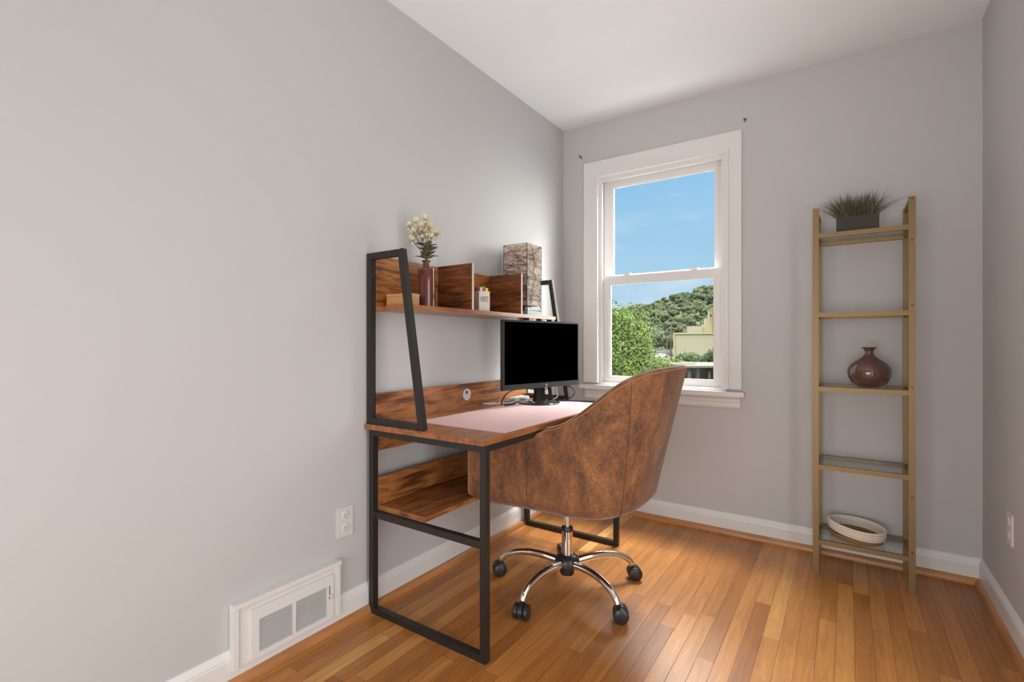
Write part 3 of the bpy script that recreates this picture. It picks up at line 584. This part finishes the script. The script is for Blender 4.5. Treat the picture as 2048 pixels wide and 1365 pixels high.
def shell_pt(u_, v_, inset=0.):
    d = Q; au = abs(u_); sg = 1 if u_ >= 0 else -1; ub = .5; th = min(au/ub, 1)*math.pi/2; e = 2/d['p']; f = min(max((au-ub)/(1-ub), 0), 1)
    ab, w_, af = d['ab']-inset, d['w']-inset, d['af']
    if au < ub: x = ab*abs(math.cos(th))**e; y = w_*abs(math.sin(th))**e
    else: x = -af*f; y = w_*(1-d['taper']*f*f) if f < .9 else w_*(1-d['taper']*f*f)
    y *= sg
    h = sum(rim_h(min(max(abs(au+.022*k_), 0), 1)) for k_ in range(-3, 4))/7-.012
    zb_ = d['zb']; zr = d['rise']; vb = .35
    if v_ < vb: ph_ = v_/vb*math.pi/2; k = math.sin(ph_)**.9 if ph_ > 0 else 0; z = zb_+zr*(1-math.cos(ph_)); z += inset*(1 if v_ < vb else 0)
    else: k = 1; z = zb_+zr+(h-zb_-zr)*(v_-vb)/(1-vb)
    X = x*k + d['lean']*max(z-zb_-zr, 0)*max(math.cos(th), 0); Yy = y*k; c, s = math.cos(d['rot']), math.sin(d['rot'])
    return Vector((d['cx']+X*c-Yy*s, d['cy']+X*s+Yy*c, z))
NU, NV = 97, 30; us = [-1+2*i/(NU-1) for i in range(NU)]; vs_ = [j/(NV-1) for j in range(NV)]; vs_[0] = .03
bm = NB()
outer = [[bm.verts.new(shell_pt(u_, v_)) for v_ in vs_] for u_ in us]
TK = .036
inner = [[bm.verts.new(shell_pt(u_, v_, TK) + (Vector((TK*.9, 0, 0)) if False else Vector((0, 0, 0)))) for v_ in vs_] for u_ in us]
for g_, flip in ((outer, 0), (inner, 1)):
    for i in range(NU-1):
        for j in range(NV-1):
            q = (g_[i][j], g_[i+1][j], g_[i+1][j+1], g_[i][j+1]); bm.faces.new(q if not flip else q[::-1])
# rounded rim between outer and inner
rim = []
for i in range(NU):
    o_, i_ = outer[i][-1].co, inner[i][-1].co; rim.append([bm.verts.new(o_.lerp(i_, .5-.5*math.cos(a_)) + Vector((0, 0, .012*math.sin(a_)))) for a_ in (math.pi*.25, math.pi*.5, math.pi*.75)])
for i in range(NU-1):
    A = [outer[i][-1]]+rim[i]+[inner[i][-1]]; B = [outer[i+1][-1]]+rim[i+1]+[inner[i+1][-1]]
    for k in range(4): bm.faces.new((A[k], A[k+1], B[k+1], B[k]))
for i in (0, NU-1):   # front ends of the arms and of the bowl
    A = [outer[i][-1]]+rim[i]+[inner[i][-1]]
    for j in range(NV-1): bm.faces.new((outer[i][j], outer[i][j+1], inner[i][j+1], inner[i][j]))
    bm.faces.new(A)
# close the underside and the front of the bowl
fl = [outer[0][j] for j in range(NV) if vs_[j] <= .37]; fr = [outer[-1][j] for j in range(NV) if vs_[j] <= .37]
for a_, b_, c_, d_ in zip(fl, fl[1:], fr[1:], fr): bm.faces.new((a_, b_, c_, d_))
ctr = bm.verts.new((Q['cx']-.02, Q['cy'], Q['zb']))
lst = [outer[i][0] for i in range(NU)]
for a_, b_ in zip(lst, lst[1:]+lst[:1]): bm.faces.new((a_, b_, ctr))
shell = obj('shell', bm, M['suede'], chair, world=True, smooth='auto')
# piping along the outer rim and down the arm fronts
bm = NB(); pts = [shell_pt(us[0], v_)+Vector((0, 0, 0)) for v_ in vs_ if v_ > .3] + [shell_pt(u_, 1) for u_ in us] + [shell_pt(us[-1], v_) for v_ in reversed(vs_) if v_ > .3]
ctrv = Vector((Q['cx'], Q['cy'], .7)); pts = [p + (p-Vector((ctrv.x, ctrv.y, p.z))).normalized()*.001 for p in pts]
tube(bm, pts, .0026, 8); obj('piping', bm, M['piping'], shell, world=True, smooth=True)
# seams on the outside: two vertical seams per side, as on the photo
M['seam'] = pbr('dark_seam', lin(84, 46, 24), .8)
for us_ in (-.25, .25, -.62, .62):
    bm = NB(); tube(bm, [shell_pt(us_ + (.10*(1-v_) if us_ < 0 else -.10*(1-v_))*(1 if abs(us_) < .5 else 0), v_) + (shell_pt(us_, v_)-Vector((ctrv.x, ctrv.y, shell_pt(us_, v_).z))).normalized()*.0002 for v_ in vs_ if v_ > .12], .0013, 6); obj('seam', bm, M['seam'], shell, world=True)
# seat cushion
bm = NB(); cs2 = []
for lev, (z, k) in enumerate([(.455, .92), (.462, .985), (.50, 1.0), (.528, .98), (.540, .90), (.545, .6), (.546, .0)]):
    ring_ = []
    for a_ in range(48):
        an = a_/48*2*math.pi; ex = 2/3.2; x = abs(math.cos(an))**ex*(1 if math.cos(an) > 0 else -1); y = abs(math.sin(an))**ex*(1 if math.sin(an) > 0 else -1)
        X = (x*.305-.045)*1.0; Yy = y*.272; ring_.append(Vector((Q['cx']-.02+(X)*k, Q['cy']+Yy*k, z)))
    cs2.append(ring_)
rv = [[bm.verts.new(p) for p in r_] for r_ in cs2[:-1]]; tp = bm.verts.new((Q['cx']-.065, Q['cy'], .546))
for a_, b_ in zip(rv, rv[1:]):
    for k in range(48): bm.faces.new((a_[k], a_[(k+1) % 48], b_[(k+1) % 48], b_[k]))
for k in range(48): bm.faces.new((rv[-1][k], rv[-1][(k+1) % 48], tp))
bm.faces.new(rv[0][::-1]); obj('seat_cushion', bm, M['suede'], chair, world=True, smooth=True)
# gas lift
HX, HY = .592, 1.972
bm = NB(); box(bm, (HX-.09, HY-.07, .352), (HX+.09, HY+.07, .372)); obj('seat_plate', bm, M['plastic'], chair, world=True, bev=.003)
bm = NB(); cyl(bm, (HX, HY, .26), (HX, HY, .362), .0135, 28); obj('piston', bm, M['chrome'], chair, world=True, smooth='auto')
bm = NB(); lathe(bm, [(.0138, .272), (.024, .272), (.0265, .268), (.0265, .256), (.0235, .252), (.0138, .252)], 32, (HX, HY, 0)); obj('collar', bm, M['plastic'], chair, world=True, smooth='auto')
bm = NB(); cyl(bm, (HX, HY, .13), (HX, HY, .254), .0245, 32); obj('column', bm, M['chrome'], chair, world=True, smooth='auto')
bm = NB(); lathe(bm, [(0, .062), (.030, .062), (.032, .068), (.032, .090), (.050, .098), (.055, .104), (.055, .126), (.048, .140), (.034, .148), (.026, .150), (0, .150)], 40, (HX, HY, 0)); obj('hub', bm, M['plastic'], chair, world=True, smooth='auto')
for k in range(5):
    an = R(-168 + 72*k); d = Vector((math.cos(an), math.sin(an), 0)); sd = Vector((-d.y, d.x, 0)); o0 = Vector((HX, HY, 0))
    P = smoothpath([o0+d*.040+Vector((0, 0, .116)), o0+d*.12+Vector((0, 0, .128)), o0+d*.20+Vector((0, 0, .128)), o0+d*.265+Vector((0, 0, .112)), o0+d*.305+Vector((0, 0, .088)), o0+d*.318+Vector((0, 0, .066))], 7)
    bm = NB(); tube(bm, P, [.0175-.005*(i/len(P)) for i in range(len(P))], 16); arm = obj('base_arm', bm, M['chrome'], chair, world=True, smooth='auto')
    # caster
    sw_ = R([35, 20, 50, -10, 15][k]); cd = Matrix.Rotation(sw_, 3, 'Z') @ d; cs3 = Vector((-cd.y, cd.x, 0)); piv = o0+d*.318; wc = piv+cd*.012+Vector((0, 0, .0306))
    bm = NB(); cyl(bm, piv+Vector((0, 0, .050)), piv+Vector((0, 0, .068)), .0085, 12)
    # hood: half disc over the wheels
    A = []
    for sgn in (-1, 1):
        ring_ = [bm.verts.new(wc + cs3*(sgn*.009) + cd*(.0315*math.cos(a_)) + Vector((0, 0, .0315*math.sin(a_)))) for a_ in [R(q_) for q_ in range(-30, 211, 20)]]
        A.append(ring_)
    for i in range(len(A[0])-1): bm.faces.new((A[0][i], A[0][i+1], A[1][i+1], A[1][i]))
    bm.faces.new(A[0][::-1]); bm.faces.new(A[1]); bm.faces.new((A[0][0], A[1][0], A[1][-1], A[0][-1]))
    cst = obj('caster', bm, M['plastic'], chair, world=True)
    for sgn in (-1, 1):
        bm = NB(); lathe(bm, [(0, .0), (.024, .0), (.0294, .0036), (.0306, .0096), (.0294, .018), (.025, .0216), (.012, .024), (0, .0246)], 28)
        rot = Matrix.Translation(wc + cs3*(sgn*.0100)) @ (cs3*sgn).to_track_quat('Z', 'Y').to_matrix().to_4x4(); bmesh.ops.transform(bm, matrix=rot, verts=bm.verts); obj('wheel', bm, M['plastic'], cst, world=True, smooth='auto')

# ================================================================ BRASS ETAGERE
EX0, EX1, EY0, EY1, EZ = 1.495, 1.878, 2.758, 3.020, 1.735; ES = .025
eta = empty('shelf_rack', ((EX0+EX1)/2, (EY0+EY1)/2, 0), 0, 'tall narrow brass-coloured rack with five glass shelves in the right corner', 'shelf rack')
def ep(name, bm, mat, parent=eta, **k): return obj(name, bm, mat, parent, world=True, **k)
posts = []
for i, (x_, y__) in enumerate(((EX0, EY0), (EX1-ES, EY0), (EX0, EY1-ES), (EX1-ES, EY1-ES))):
    bm = NB(); box(bm, (x_, y__, 0.004), (x_+ES, y__+ES, EZ if y__ < 2.9 else EZ-.0)); box(bm, (x_+.002, y__+.002, 0), (x_+ES-.002, y__+ES-.002, .004)); p_ = ep('post', bm, M['gold'], bev=.001); posts.append(p_)
    if y__ < 2.9:
        for z in (EZ-.010, 1.545, 1.26, .90, .42, .18):
            if x_ > 1.6: bm = NB(); cyl(bm, (x_+ES*.5, y__-.0008, z), (x_+ES*.5, y__+.001, z), .0035, 10); ep('screw', bm, M['screw'], p_)
shz = [1.603, 1.227, .875, .505, .148]
for x_ in (EX0, EX1-ES):
    bm = NB(); box(bm, (x_+.003, EY0+ES, EZ-.022), (x_+ES-.003, EY1-ES, EZ-.001)); ep('top_side_rail', bm, M['gold'])
for z in shz:
    hz_ = .011
    bm = NB(); box(bm, (EX0+ES, EY0+.004, z-hz_), (EX1-ES, EY0+ES-.006, z+hz_)); ep('front_rail', bm, M['gold'])
    bm = NB(); box(bm, (EX0+ES, EY1-ES+.006, z-hz_), (EX1-ES, EY1-.004, z+hz_)); ep('back_rail', bm, M['gold'])
    for x_ in (EX0+.006, EX1-ES+.002):
        bm = NB(); box(bm, (x_, EY0+ES, z-hz_), (x_+.017, EY1-ES, z+hz_)); ep('side_rail', bm, M['gold'])
    bm = NB(); box(bm, (EX0+ES+.001, EY0+ES-.005, z+.004), (EX1-ES-.001, EY1-ES+.005, z+.009)); ep('glass_shelf', bm, M['shelf_glass'])
# planter with grass
ZT = shz[0]+.0095
M['pot'] = pbr('charcoal_planter', lin(62, 56, 48), .7); M['grass'] = pbr('dusty_green_grass', lin(92, 90, 68), .7); M['soil'] = pbr('dark_soil', lin(50, 44, 36), .95)
pl = empty('potted_grass', (1.671, 2.872, ZT), 0, 'artificial grass plant in a dark rectangular planter on the top glass shelf', 'potted plant')
bm = NB(); pw_, pd_, phh = .083, .034, .082
for lo, hi in (((-pw_, -pd_, 0), (pw_, pd_, .004)), ((-pw_, -pd_, .004), (-pw_+.005, pd_, phh)), ((pw_-.005, -pd_, .004), (pw_, pd_, phh)), ((-pw_+.005, -pd_, .004), (pw_-.005, -pd_+.005, phh)), ((-pw_+.005, pd_-.005, .004), (pw_-.005, pd_, phh))): box(bm, lo, hi)
obj('planter', bm, M['pot'], pl)
bm = NB(); box(bm, (-pw_+.005, -pd_+.005, .004), (pw_-.005, pd_-.005, phh-.010)); obj('soil', bm, M['soil'], pl)
rnd = random.Random(8); bm = NB()
for k in range(620):
    x_ = rnd.uniform(-pw_+.010, pw_-.010); y__ = rnd.uniform(-pd_+.008, pd_-.008); L = rnd.uniform(.09, .142); fx = x_/pw_; lean_ = fx*rnd.uniform(.1, 1.0)+rnd.gauss(0, .18)
    if abs(fx) > .6 and rnd.random() < .35: lean_ *= 1.9
    lean_ = max(-1.25, min(1.25, lean_)); ly = max(-.5, min(.5, rnd.gauss(0, .28))); dr = rnd.uniform(.1, .45)*abs(lean_); wv = rnd.uniform(.0010, .0019); prev = None; side = Vector((math.cos(k), math.sin(k), 0))
    for s_ in range(6):
        t_ = s_/5; p = Vector((x_+L*lean_*(t_*.5+t_*t_*.5), y__+L*ly*t_*t_, phh-.014+L*(t_-dr*t_*t_*1.0))); ww = wv*(1-t_**2*.95); a_, b_ = bm.verts.new(p-side*ww), bm.verts.new(p+side*ww)
        if prev: bm.faces.new((prev[0], prev[1], b_, a_))
        prev = (a_, b_)
obj('grass_blades', bm, M['grass'], pl, kind='stuff')
# round vase
M['plum'] = pbr('plum_glaze', lin(96, 64, 58), .12, Coat_Weight=.5)
bm = NB(); prof = [(0, 0), (.040, 0), (.050, .004), (.070, .022), (.083, .048), (.087, .072), (.083, .092), (.068, .114), (.046, .131), (.026, .146), (.018, .157), (.0165, .166), (.019, .176), (.027, .184), (.032, .187), (.031, .190), (.024, .187), (.014, .172), (.012, .160), (0, .158)]
lathe(bm, prof, 64); vv = obj('round_vase', bm, M['plum'], smooth='auto', label='squat glossy plum-brown vase with a flared neck on the middle glass shelf', cat='vase'); vv.location = (1.717, 2.882, shz[2]+.0095)
# rope basket
M['rope_w'] = pbr('white_rope', lin(224, 214, 200), .85); M['rope_b'] = pbr('tan_rope', lin(150, 108, 66), .85)
bk = empty('rope_basket', (1.668, 2.888, shz[4]+.0095), R(-8), 'low round rope basket, white above tan, on the bottom glass shelf', 'basket')
rw, rr0 = .0062, .098
for nm, lv, mt_ in (('tan_coils', range(0, 2), M['rope_b']), ('white_coils', range(2, 6), M['rope_w'])):
    bm = NB()
    for l_ in lv:
        z = rw+l_*rw*1.75; r_ = rr0+ (.004*l_ if l_ < 3 else .012+.001*(l_-3)); tilt = (.0 if l_ < 2 else .10)
        tube(bm, [(r_*math.cos(a_*math.pi/24), .92*r_*math.sin(a_*math.pi/24), z + (math.sin(a_*math.pi/12)*.002) + (tilt*.10*(-math.cos(a_*math.pi/24)) if l_ >= 2 else 0) + (.004 if l_ >= 2 else 0)) for a_ in range(49)], rw*1.08, 10, cap=False)
    obj(nm, bm, mt_, bk, smooth=True)
bm = NB(); rr_ = rw*1.0
for q in range(1, 9): tube(bm, [(q*.0115*math.cos(a_*math.pi/16), .92*q*.0115*math.sin(a_*math.pi/16), rw*.9) for a_ in range(33)], rw*.85, 8, cap=False)
obj('woven_bottom', bm, M['rope_b'], bk, smooth=True)

# ================================================================ OUTSIDE
V = Vector((-math.sin(R(34.11)), math.cos(R(34.11)), 0)); Rr = Vector((math.cos(R(34.11)), math.sin(R(34.11)), 0)); E0 = Vector((1.629, 0, 1.1))
def at(px, py, dep): return E0 + V*dep + Rr*((px-1024)/988*dep) + Vector((0, 0, -(py-684)/988*dep))
def P3(a_, dep, z): q = E0 + V*dep + Rr*(a_*dep); return Vector((q.x, q.y, z))     # a_ = lateral slope
GZ = -5.0
def hill_h(a_, dep):
    rise = smst(230, 640, dep); crest = 34 + 34*smst(.20, .44, a_) + 2*math.sin(a_*31) ; return GZ + rise*(crest) 
M['ground'] = pbr('grass_ground', lin(84, 96, 48), .95); M['asph'] = pbr('asphalt', lin(74, 66, 58), .9)
t, n, b = nodes(M['ground']); z_ = n('ShaderNodeTexNoise', {'Vector': n('ShaderNodeTexCoord').outputs['Object'], 'Scale': .6, 'Detail': 6.}); r = ramp(n, z_.outputs['Fac'], [(.35, lin(26, 32, 14)), (.65, lin(46, 54, 22))]); t.links.new(r.outputs[0], b.inputs['Base Color'])
bm = NB(); grid = []
deps = [6+k*8 for k in range(30)]+[250+k*20 for k in range(26)]; al = [-.55+k*.05 for k in range(40)]
for dep in deps: grid.append([bm.verts.new(P3(a_, dep, hill_h(a_, dep))) for a_ in al])
for i in range(len(deps)-1):
    for j in range(len(al)-1): bm.faces.new((grid[i][j], grid[i][j+1], grid[i+1][j+1], grid[i+1][j]))
obj('hillside', bm, M['ground'], kind='structure', smooth=True)
bm = NB(); box(bm, (-70, 0, GZ), (70, 9, GZ+.06)); rd = obj('road', bm, M['asph'], kind='structure'); rd.location = P3(.28, 188, 0); rd.rotation_euler = (0, 0, R(34.11+18))

def crown_mat(name, c0, c1, c2, sc):
    m = pbr(name, (0, 0, 0), .85); t, n, b = nodes(m); oi = n('ShaderNodeObjectInfo'); tx = n('ShaderNodeTexCoord')
    z1 = n('ShaderNodeTexNoise', {'Vector': tx.outputs['Object'], 'Scale': sc, 'Detail': 8., 'Roughness': .75})
    ad_ = n('ShaderNodeMath', {0: z1.outputs['Fac'], 1: n('ShaderNodeMath', {0: oi.outputs['Random'], 1: .22}, operation='MULTIPLY').outputs[0]}, operation='ADD')
    r = ramp(n, ad_.outputs[0], [(.42, c0), (.62, c1), (.82, c2)]); t.links.new(r.outputs[0], b.inputs['Base Color']); bump(t, n, b, z1.outputs['Fac'], 1., .8)
    return m
M['crown'] = crown_mat('tree_crown', lin(32, 40, 16), lin(56, 66, 24), lin(84, 92, 36), .9); M['trunk'] = pbr('bark', lin(92, 76, 58), .9)
M['leafy'] = crown_mat('bright_foliage', lin(78, 96, 24), lin(112, 134, 38), lin(142, 164, 58), .8)
def tree_proto(i, h, r_):
    rnd = random.Random(50+i); root = empty('tree', (0, 0, -500)); bm = NB(); tube(bm, [(0, 0, 0), (.1, 0, h*.45), (0, .1, h*.7)], [.35, .28, .15], 8); obj('trunk', bm, M['trunk'], root)
    bm = NB()
    for k in range(24):
        an = rnd.uniform(0, 6.28); q = rnd.uniform(.1, .78)*r_ if k else 0; c = Vector((q*math.cos(an), q*math.sin(an), h*.6+rnd.uniform(-.22, .34)*h)); rad = r_*rnd.uniform(.24, .42)
        ret = bmesh.ops.create_icosphere(bm, subdivisions=3, radius=rad, matrix=Matrix.Translation(c))
        for v_ in ret['verts']:
            dv = v_.co-c; nn_ = mnoise.fractal(v_.co*1.7+Vector((i*9, 0, k)), 1, 2, 4); v_.co = c + dv*(1+.45*nn_)
    obj('crown', bm, M['crown'], root); return root
protos = [tree_proto(i, h, r_) for i, (h, r_) in enumerate(((9, 4.2), (11, 4.6), (8, 4.8), (12, 4.2)))]
rnd = random.Random(21); nT = 0; used = set()
for row in range(17):
    dep = 255+row*24
    n_ = 16
    for k in range(n_):
        a_ = .13 + (k+.5*(row % 2)+rnd.uniform(-.3, .3))*.37/n_*1.0; dd = dep+rnd.uniform(-9, 9); z = hill_h(a_, dd); pi_ = rnd.randrange(4)
        root = protos[pi_] if pi_ not in used else copy_tree(protos[pi_]); used.add(pi_)
        sc_ = rnd.uniform(.8, 1.2)*(1+.0004*(dd-255))*.95; root.location = P3(a_, dd, z-.5); root.rotation_euler = (0, 0, rnd.uniform(0, 6.28)); root.scale = (sc_, sc_, sc_*.95)
        tag(root, 'broad leafy green tree in the forest on the hill beyond the window', 'tree', 'forest trees on the hill'); nT += 1
# leafy trees nearer, left side of the window view
def leafy_tree(name, base, blobs, nleaf, ls, label, cat, seed, mat=None, group=None, trunk=True):
    rnd = random.Random(seed); root = empty(name, base, 0, label, cat, group)
    if trunk:
        bm = NB(); c0 = Vector(blobs[0][0]); b0 = Vector(base); tube(bm, [b0, b0.lerp(c0, .5)+Vector((.1, .1, 0)), c0], [.16, .12, .05], 8)
        for c, rad in blobs[1:]: tube(bm, [b0.lerp(c0, .6), b0.lerp(c0, .6).lerp(Vector(c), .6)+Vector((0, 0, .1)), Vector(c)], [.07, .05, .02], 6)
        obj('trunk', bm, M['trunk'], root, world=True)
    bm = NB(); tot = sum(r_**2 for _, r_ in blobs)
    for c, rad in blobs:
        c = Vector(c)
        for k in range(int(nleaf*rad**2/tot)):
            d = Vector((rnd.gauss(0, 1), rnd.gauss(0, 1), rnd.gauss(0, 1))).normalized(); p = c + d*rad*(rnd.random()**.35)*(1+.3*mnoise.noise(d*2.2+c)); nrm = (d+Vector((rnd.gauss(0, .6), rnd.gauss(0, .6), rnd.gauss(.5, .6)))).normalized(); s, u_ = frame_of(nrm)
            an = rnd.uniform(0, 6.28); a_ = s*math.cos(an)+u_*math.sin(an); b_ = nrm.cross(a_); L = ls*rnd.uniform(.6, 1.3)
            bm.faces.new([bm.verts.new(q) for q in (p, p+a_*L*.5+b_*L*.22, p+a_*L, p+a_*L*.5-b_*L*.22)])
    obj('foliage', bm, mat or M['leafy'], root, world=True)
    return root
def blob(px, py, dep, r_): return (tuple(at(px, py, dep)), r_)
b1 = [blob(1252, 690, 24, 1.5), blob(1225, 650, 24, 1.2), blob(1262, 640, 25, .85), blob(1276, 668, 24.5, .8), blob(1238, 735, 23, 1.4), blob(1268, 720, 23.5, 1.05), blob(1200, 700, 24, 1.6), blob(1270, 765, 22.5, 1.2), blob(1180, 650, 25, 1.3), blob(1283, 700, 24, .6)]
leafy_tree('leafy_tree', P3(.21, 24, GZ), b1, 24000, .13, 'bright yellow-green leafy tree close outside the left side of the window', 'tree', 5)
b2 = [blob(1330, 735, 40, .9), blob(1308, 728, 40, .9), blob(1345, 745, 38, 1.2), blob(1365, 742, 37, .8)]
leafy_tree('bush', P3(.315, 40, GZ), b2, 5000, .16, 'bright green bush below the road outside the window', 'bush', 6)
M['darkleaf'] = crown_mat('bush_foliage', lin(44, 58, 16), lin(66, 84, 26), lin(92, 108, 40), .8)
leafy_tree('bush', P3(.352, 62, GZ), [blob(1372, 726, 62, 1.3), blob(1388, 724, 61, 1.1), blob(1358, 722, 63, .7)], 3500, .30, 'dark green shrub in front of the beige building, left of two', 'bush', 7, M['darkleaf'])
leafy_tree('bush', P3(.40, 62, GZ), [blob(1416, 722, 62, 1.1), blob(1430, 716, 61, 1.2), blob(1404, 728, 61, .9)], 3500, .30, 'dark green shrub in front of the beige building, right of two', 'bush', 8, M['darkleaf'])

# beige building: world-aligned blocks turned to the camera axis
M['beige'] = paint('beige_stucco', lin(132, 124, 98), .85, .05); M['beige2'] = paint('ochre_stucco', lin(138, 126, 88), .85, .05); M['darkpane'] = pbr('dark_window', lin(70, 66, 58), .3); M['rust'] = pbr('rust_orange_cladding', lin(120, 66, 26), .7)
bld = empty('building', P3((1347-1024)/988, 150, GZ), R(34.11-20), 'large windowless beige building with a parapet outside the right side of the window', 'building')
# local x = lateral, y = depth
BL = 0
bm = NB(); box(bm, (BL, 0, 0), (BL+34, 30, 8.35)); obj('main_block', bm, M['beige'], bld)
bm = NB(); box(bm, (BL-.15, -.25, 8.35), (BL+34.2, .5, 8.85)); box(bm, (BL-.15, .5, 8.35), (BL+.3, 30, 8.85)); obj('parapet', bm, M['beige2'], bld)
bm = NB(); box(bm, (BL-.1, -.2, 0), (BL+.45, .3, 8.35)); obj('corner_pilaster', bm, M['beige2'], bld)
b2_ = empty('building', P3((1374-1024)/988, 198, GZ), R(34.11-20), 'stepped ochre building rising behind the beige windowless one', 'building')
def lx(px): return (px-1374)/988*198*1.02
def lz(py): return 1.1-(py-684)/988*198-GZ
bm = NB(); box(bm, (lx(1374), 0, 0), (lx(1402), 14, lz(653))); obj('low_block', bm, M['beige'], b2_)
bm = NB(); box(bm, (lx(1402), 1, 0), (lx(1470), 16, lz(650))); obj('middle_block', bm, M['beige2'], b2_)
bm = NB(); box(bm, (lx(1407), 2, 0), (lx(1470), 16, lz(637))); obj('stair_block', bm, M['beige'], b2_)
bm = NB(); box(bm, (lx(1414), 3, 0), (lx(1470), 16, lz(621))); obj('tower', bm, M['beige2'], b2_)
bm = NB(); box(bm, (lx(1413), 2.8, lz(621)), (lx(1470), 16.2, lz(619))); obj('tower_cornice', bm, M['beige'], b2_)
for a_ in (1416, 1421):
    bm = NB(); box(bm, (lx(a_), 2.95, lz(634)), (lx(a_+3.4), 3.05, lz(629))); obj('window', bm, M['darkpane'], b2_)
bm = NB(); box(bm, (lx(1421), .4, 0), (lx(1470), 2.2, lz(617))); obj('orange_wing', bm, M['rust'], b2_)
# flat canopy roofs lower right
M['roof'] = pbr('weathered_flat_roof', lin(86, 82, 62), .85); M['roofdark'] = pbr('dark_canopy_wall', lin(58, 56, 42), .9)
cano = empty('carport', P3(.40, 34, GZ), R(34.11), 'low flat-roofed carport with posts at the bottom right of the window view', 'carport')
def cx_(px, d=34): return (px-1024)/988*34 - .40*34
def cz_(py): return 1.1-(py-684)/988*34-GZ
bm = NB(); box(bm, (cx_(1372), 0, cz_(736)), (cx_(1372)+9, 6, cz_(732))); obj('roof', bm, M['roof'], cano)
for a_ in (1380, 1397, 1420, 1450):
    bm = NB(); box(bm, (cx_(a_), .3, 0), (cx_(a_)+.18, .5, cz_(736))); obj('post', bm, M['roofdark'], cano)
bm = NB(); box(bm, (cx_(1376), 2.4, 0), (cx_(1372)+9, 2.6, cz_(736))); obj('rear_wall', bm, M['roofdark'], cano)
bm = NB(); box(bm, (cx_(1378), 1.2, cz_(732)), (cx_(1378)+.9, 2.0, cz_(727))); obj('roof_vent', bm, M['beige'], cano)
sh2 = empty('shed', P3(.385, 27, GZ), R(34.11), 'low shed with a grey-green roof in front of the carport', 'shed')
bm = NB(); box(bm, (-1.2, 0, 0), (6, 3, 3.65)); obj('walls', bm, M['roofdark'], sh2)
bm = NB(); box(bm, (-1.4, -.2, 3.65), (6.2, 3.2, 3.76)); obj('roof', bm, M['roof'], sh2)
# utility poles and wires
M['pole'] = pbr('weathered_pole', lin(78, 64, 48), .9)
def pole(px, ytop, dep, lab, arms=True):
    o = empty('utility_pole', P3((px-1024)/988, dep, GZ), R(34.11), lab, 'utility pole'); zt = 1.1-(ytop-684)/988*dep - GZ
    bm = NB(); tube(bm, [(0, 0, 0), (0, 0, zt)], [.22, .16], 8); obj('shaft', bm, M['pole'], o)
    if arms: bm = NB(); box(bm, (-1.2, -.1, zt-1.0), (1.2, .1, zt-.8)); obj('crossarm', bm, M['pole'], o)
    return at(px, ytop, dep)
pA = pole(1342, 652, 160, 'tall utility pole just left of the beige building'); pB = pole(1334, 668, 185, 'shorter utility pole left of the tall one', True); pC = pole(1360, 642, 240, 'utility pole rising behind the roof of the beige building')
for a_, b_, lb in ((pA, pB, 'upper thin overhead wire between the two poles left of the building'), (pA-Vector((0, 0, 2)), pB-Vector((0, 0, 2)), 'lower thin overhead wire between the two poles left of the building')):
    bm = NB(); tube(bm, [a_-Vector((0, 0, 1)), a_.lerp(b_, .5)-Vector((0, 0, 1.8)), b_-Vector((0, 0, 1))], .04, 5); obj('overhead_wire', bm, M['pole'], loc=a_, label=lb, cat='wire')
# parked cars
def car(loc, rz, col, label):
    o = empty('car', loc, rz, label, 'car', None); pm = pbr('car_paint_'+str(col[0]), lin(*col), .3)
    bm = NB(); pr = [(-2.2, .3), (2.2, .3), (2.25, .75), (1.9, .95), (1.05, 1.02), (.45, 1.45), (-.95, 1.48), (-1.6, 1.05), (-2.2, .95)]
    A = [bm.verts.new((x, -.85, z)) for x, z in pr]; B = [bm.verts.new((x, .85, z)) for x, z in pr]; bm.faces.new(A); bm.faces.new(B[::-1])
    for i in range(len(pr)): bm.faces.new((A[i], A[(i+1) % len(pr)], B[(i+1) % len(pr)], B[i]))
    obj('body', bm, pm, o, bev=.06)
    bm = NB(); pr = [(.85, 1.06), (.38, 1.40), (-.9, 1.42), (-1.35, 1.08)]
    A = [bm.verts.new((x, -.865, z)) for x, z in pr]; B = [bm.verts.new((x, .865, z)) for x, z in pr]; bm.faces.new(A); bm.faces.new(B[::-1])
    for i in range(4): bm.faces.new((A[i], A[(i+1) % 4], B[(i+1) % 4], B[i]))
    obj('side_windows', bm, M['darkpane'], o)
    for x in (-1.35, 1.35):
        for y in (-.8, .8):
            bm = NB(); cyl(bm, (x, y-.12, .33), (x, y+.12, .33), .33, 16); obj('wheel', bm, M['plastic'], o)
car(P3((1312-1024)/988, 190, GZ+.06), R(30), (206, 202, 190), 'pale car parked on the road outside, nearest the leafy tree')
car(P3((1324-1024)/988, 196, GZ+.06), R(30), (232, 228, 214), 'white car parked in the middle of the row on the road')
car(P3((1338-1024)/988, 200, GZ+.06), R(30), (66, 62, 58), 'dark car parked on the road next to the utility poles')
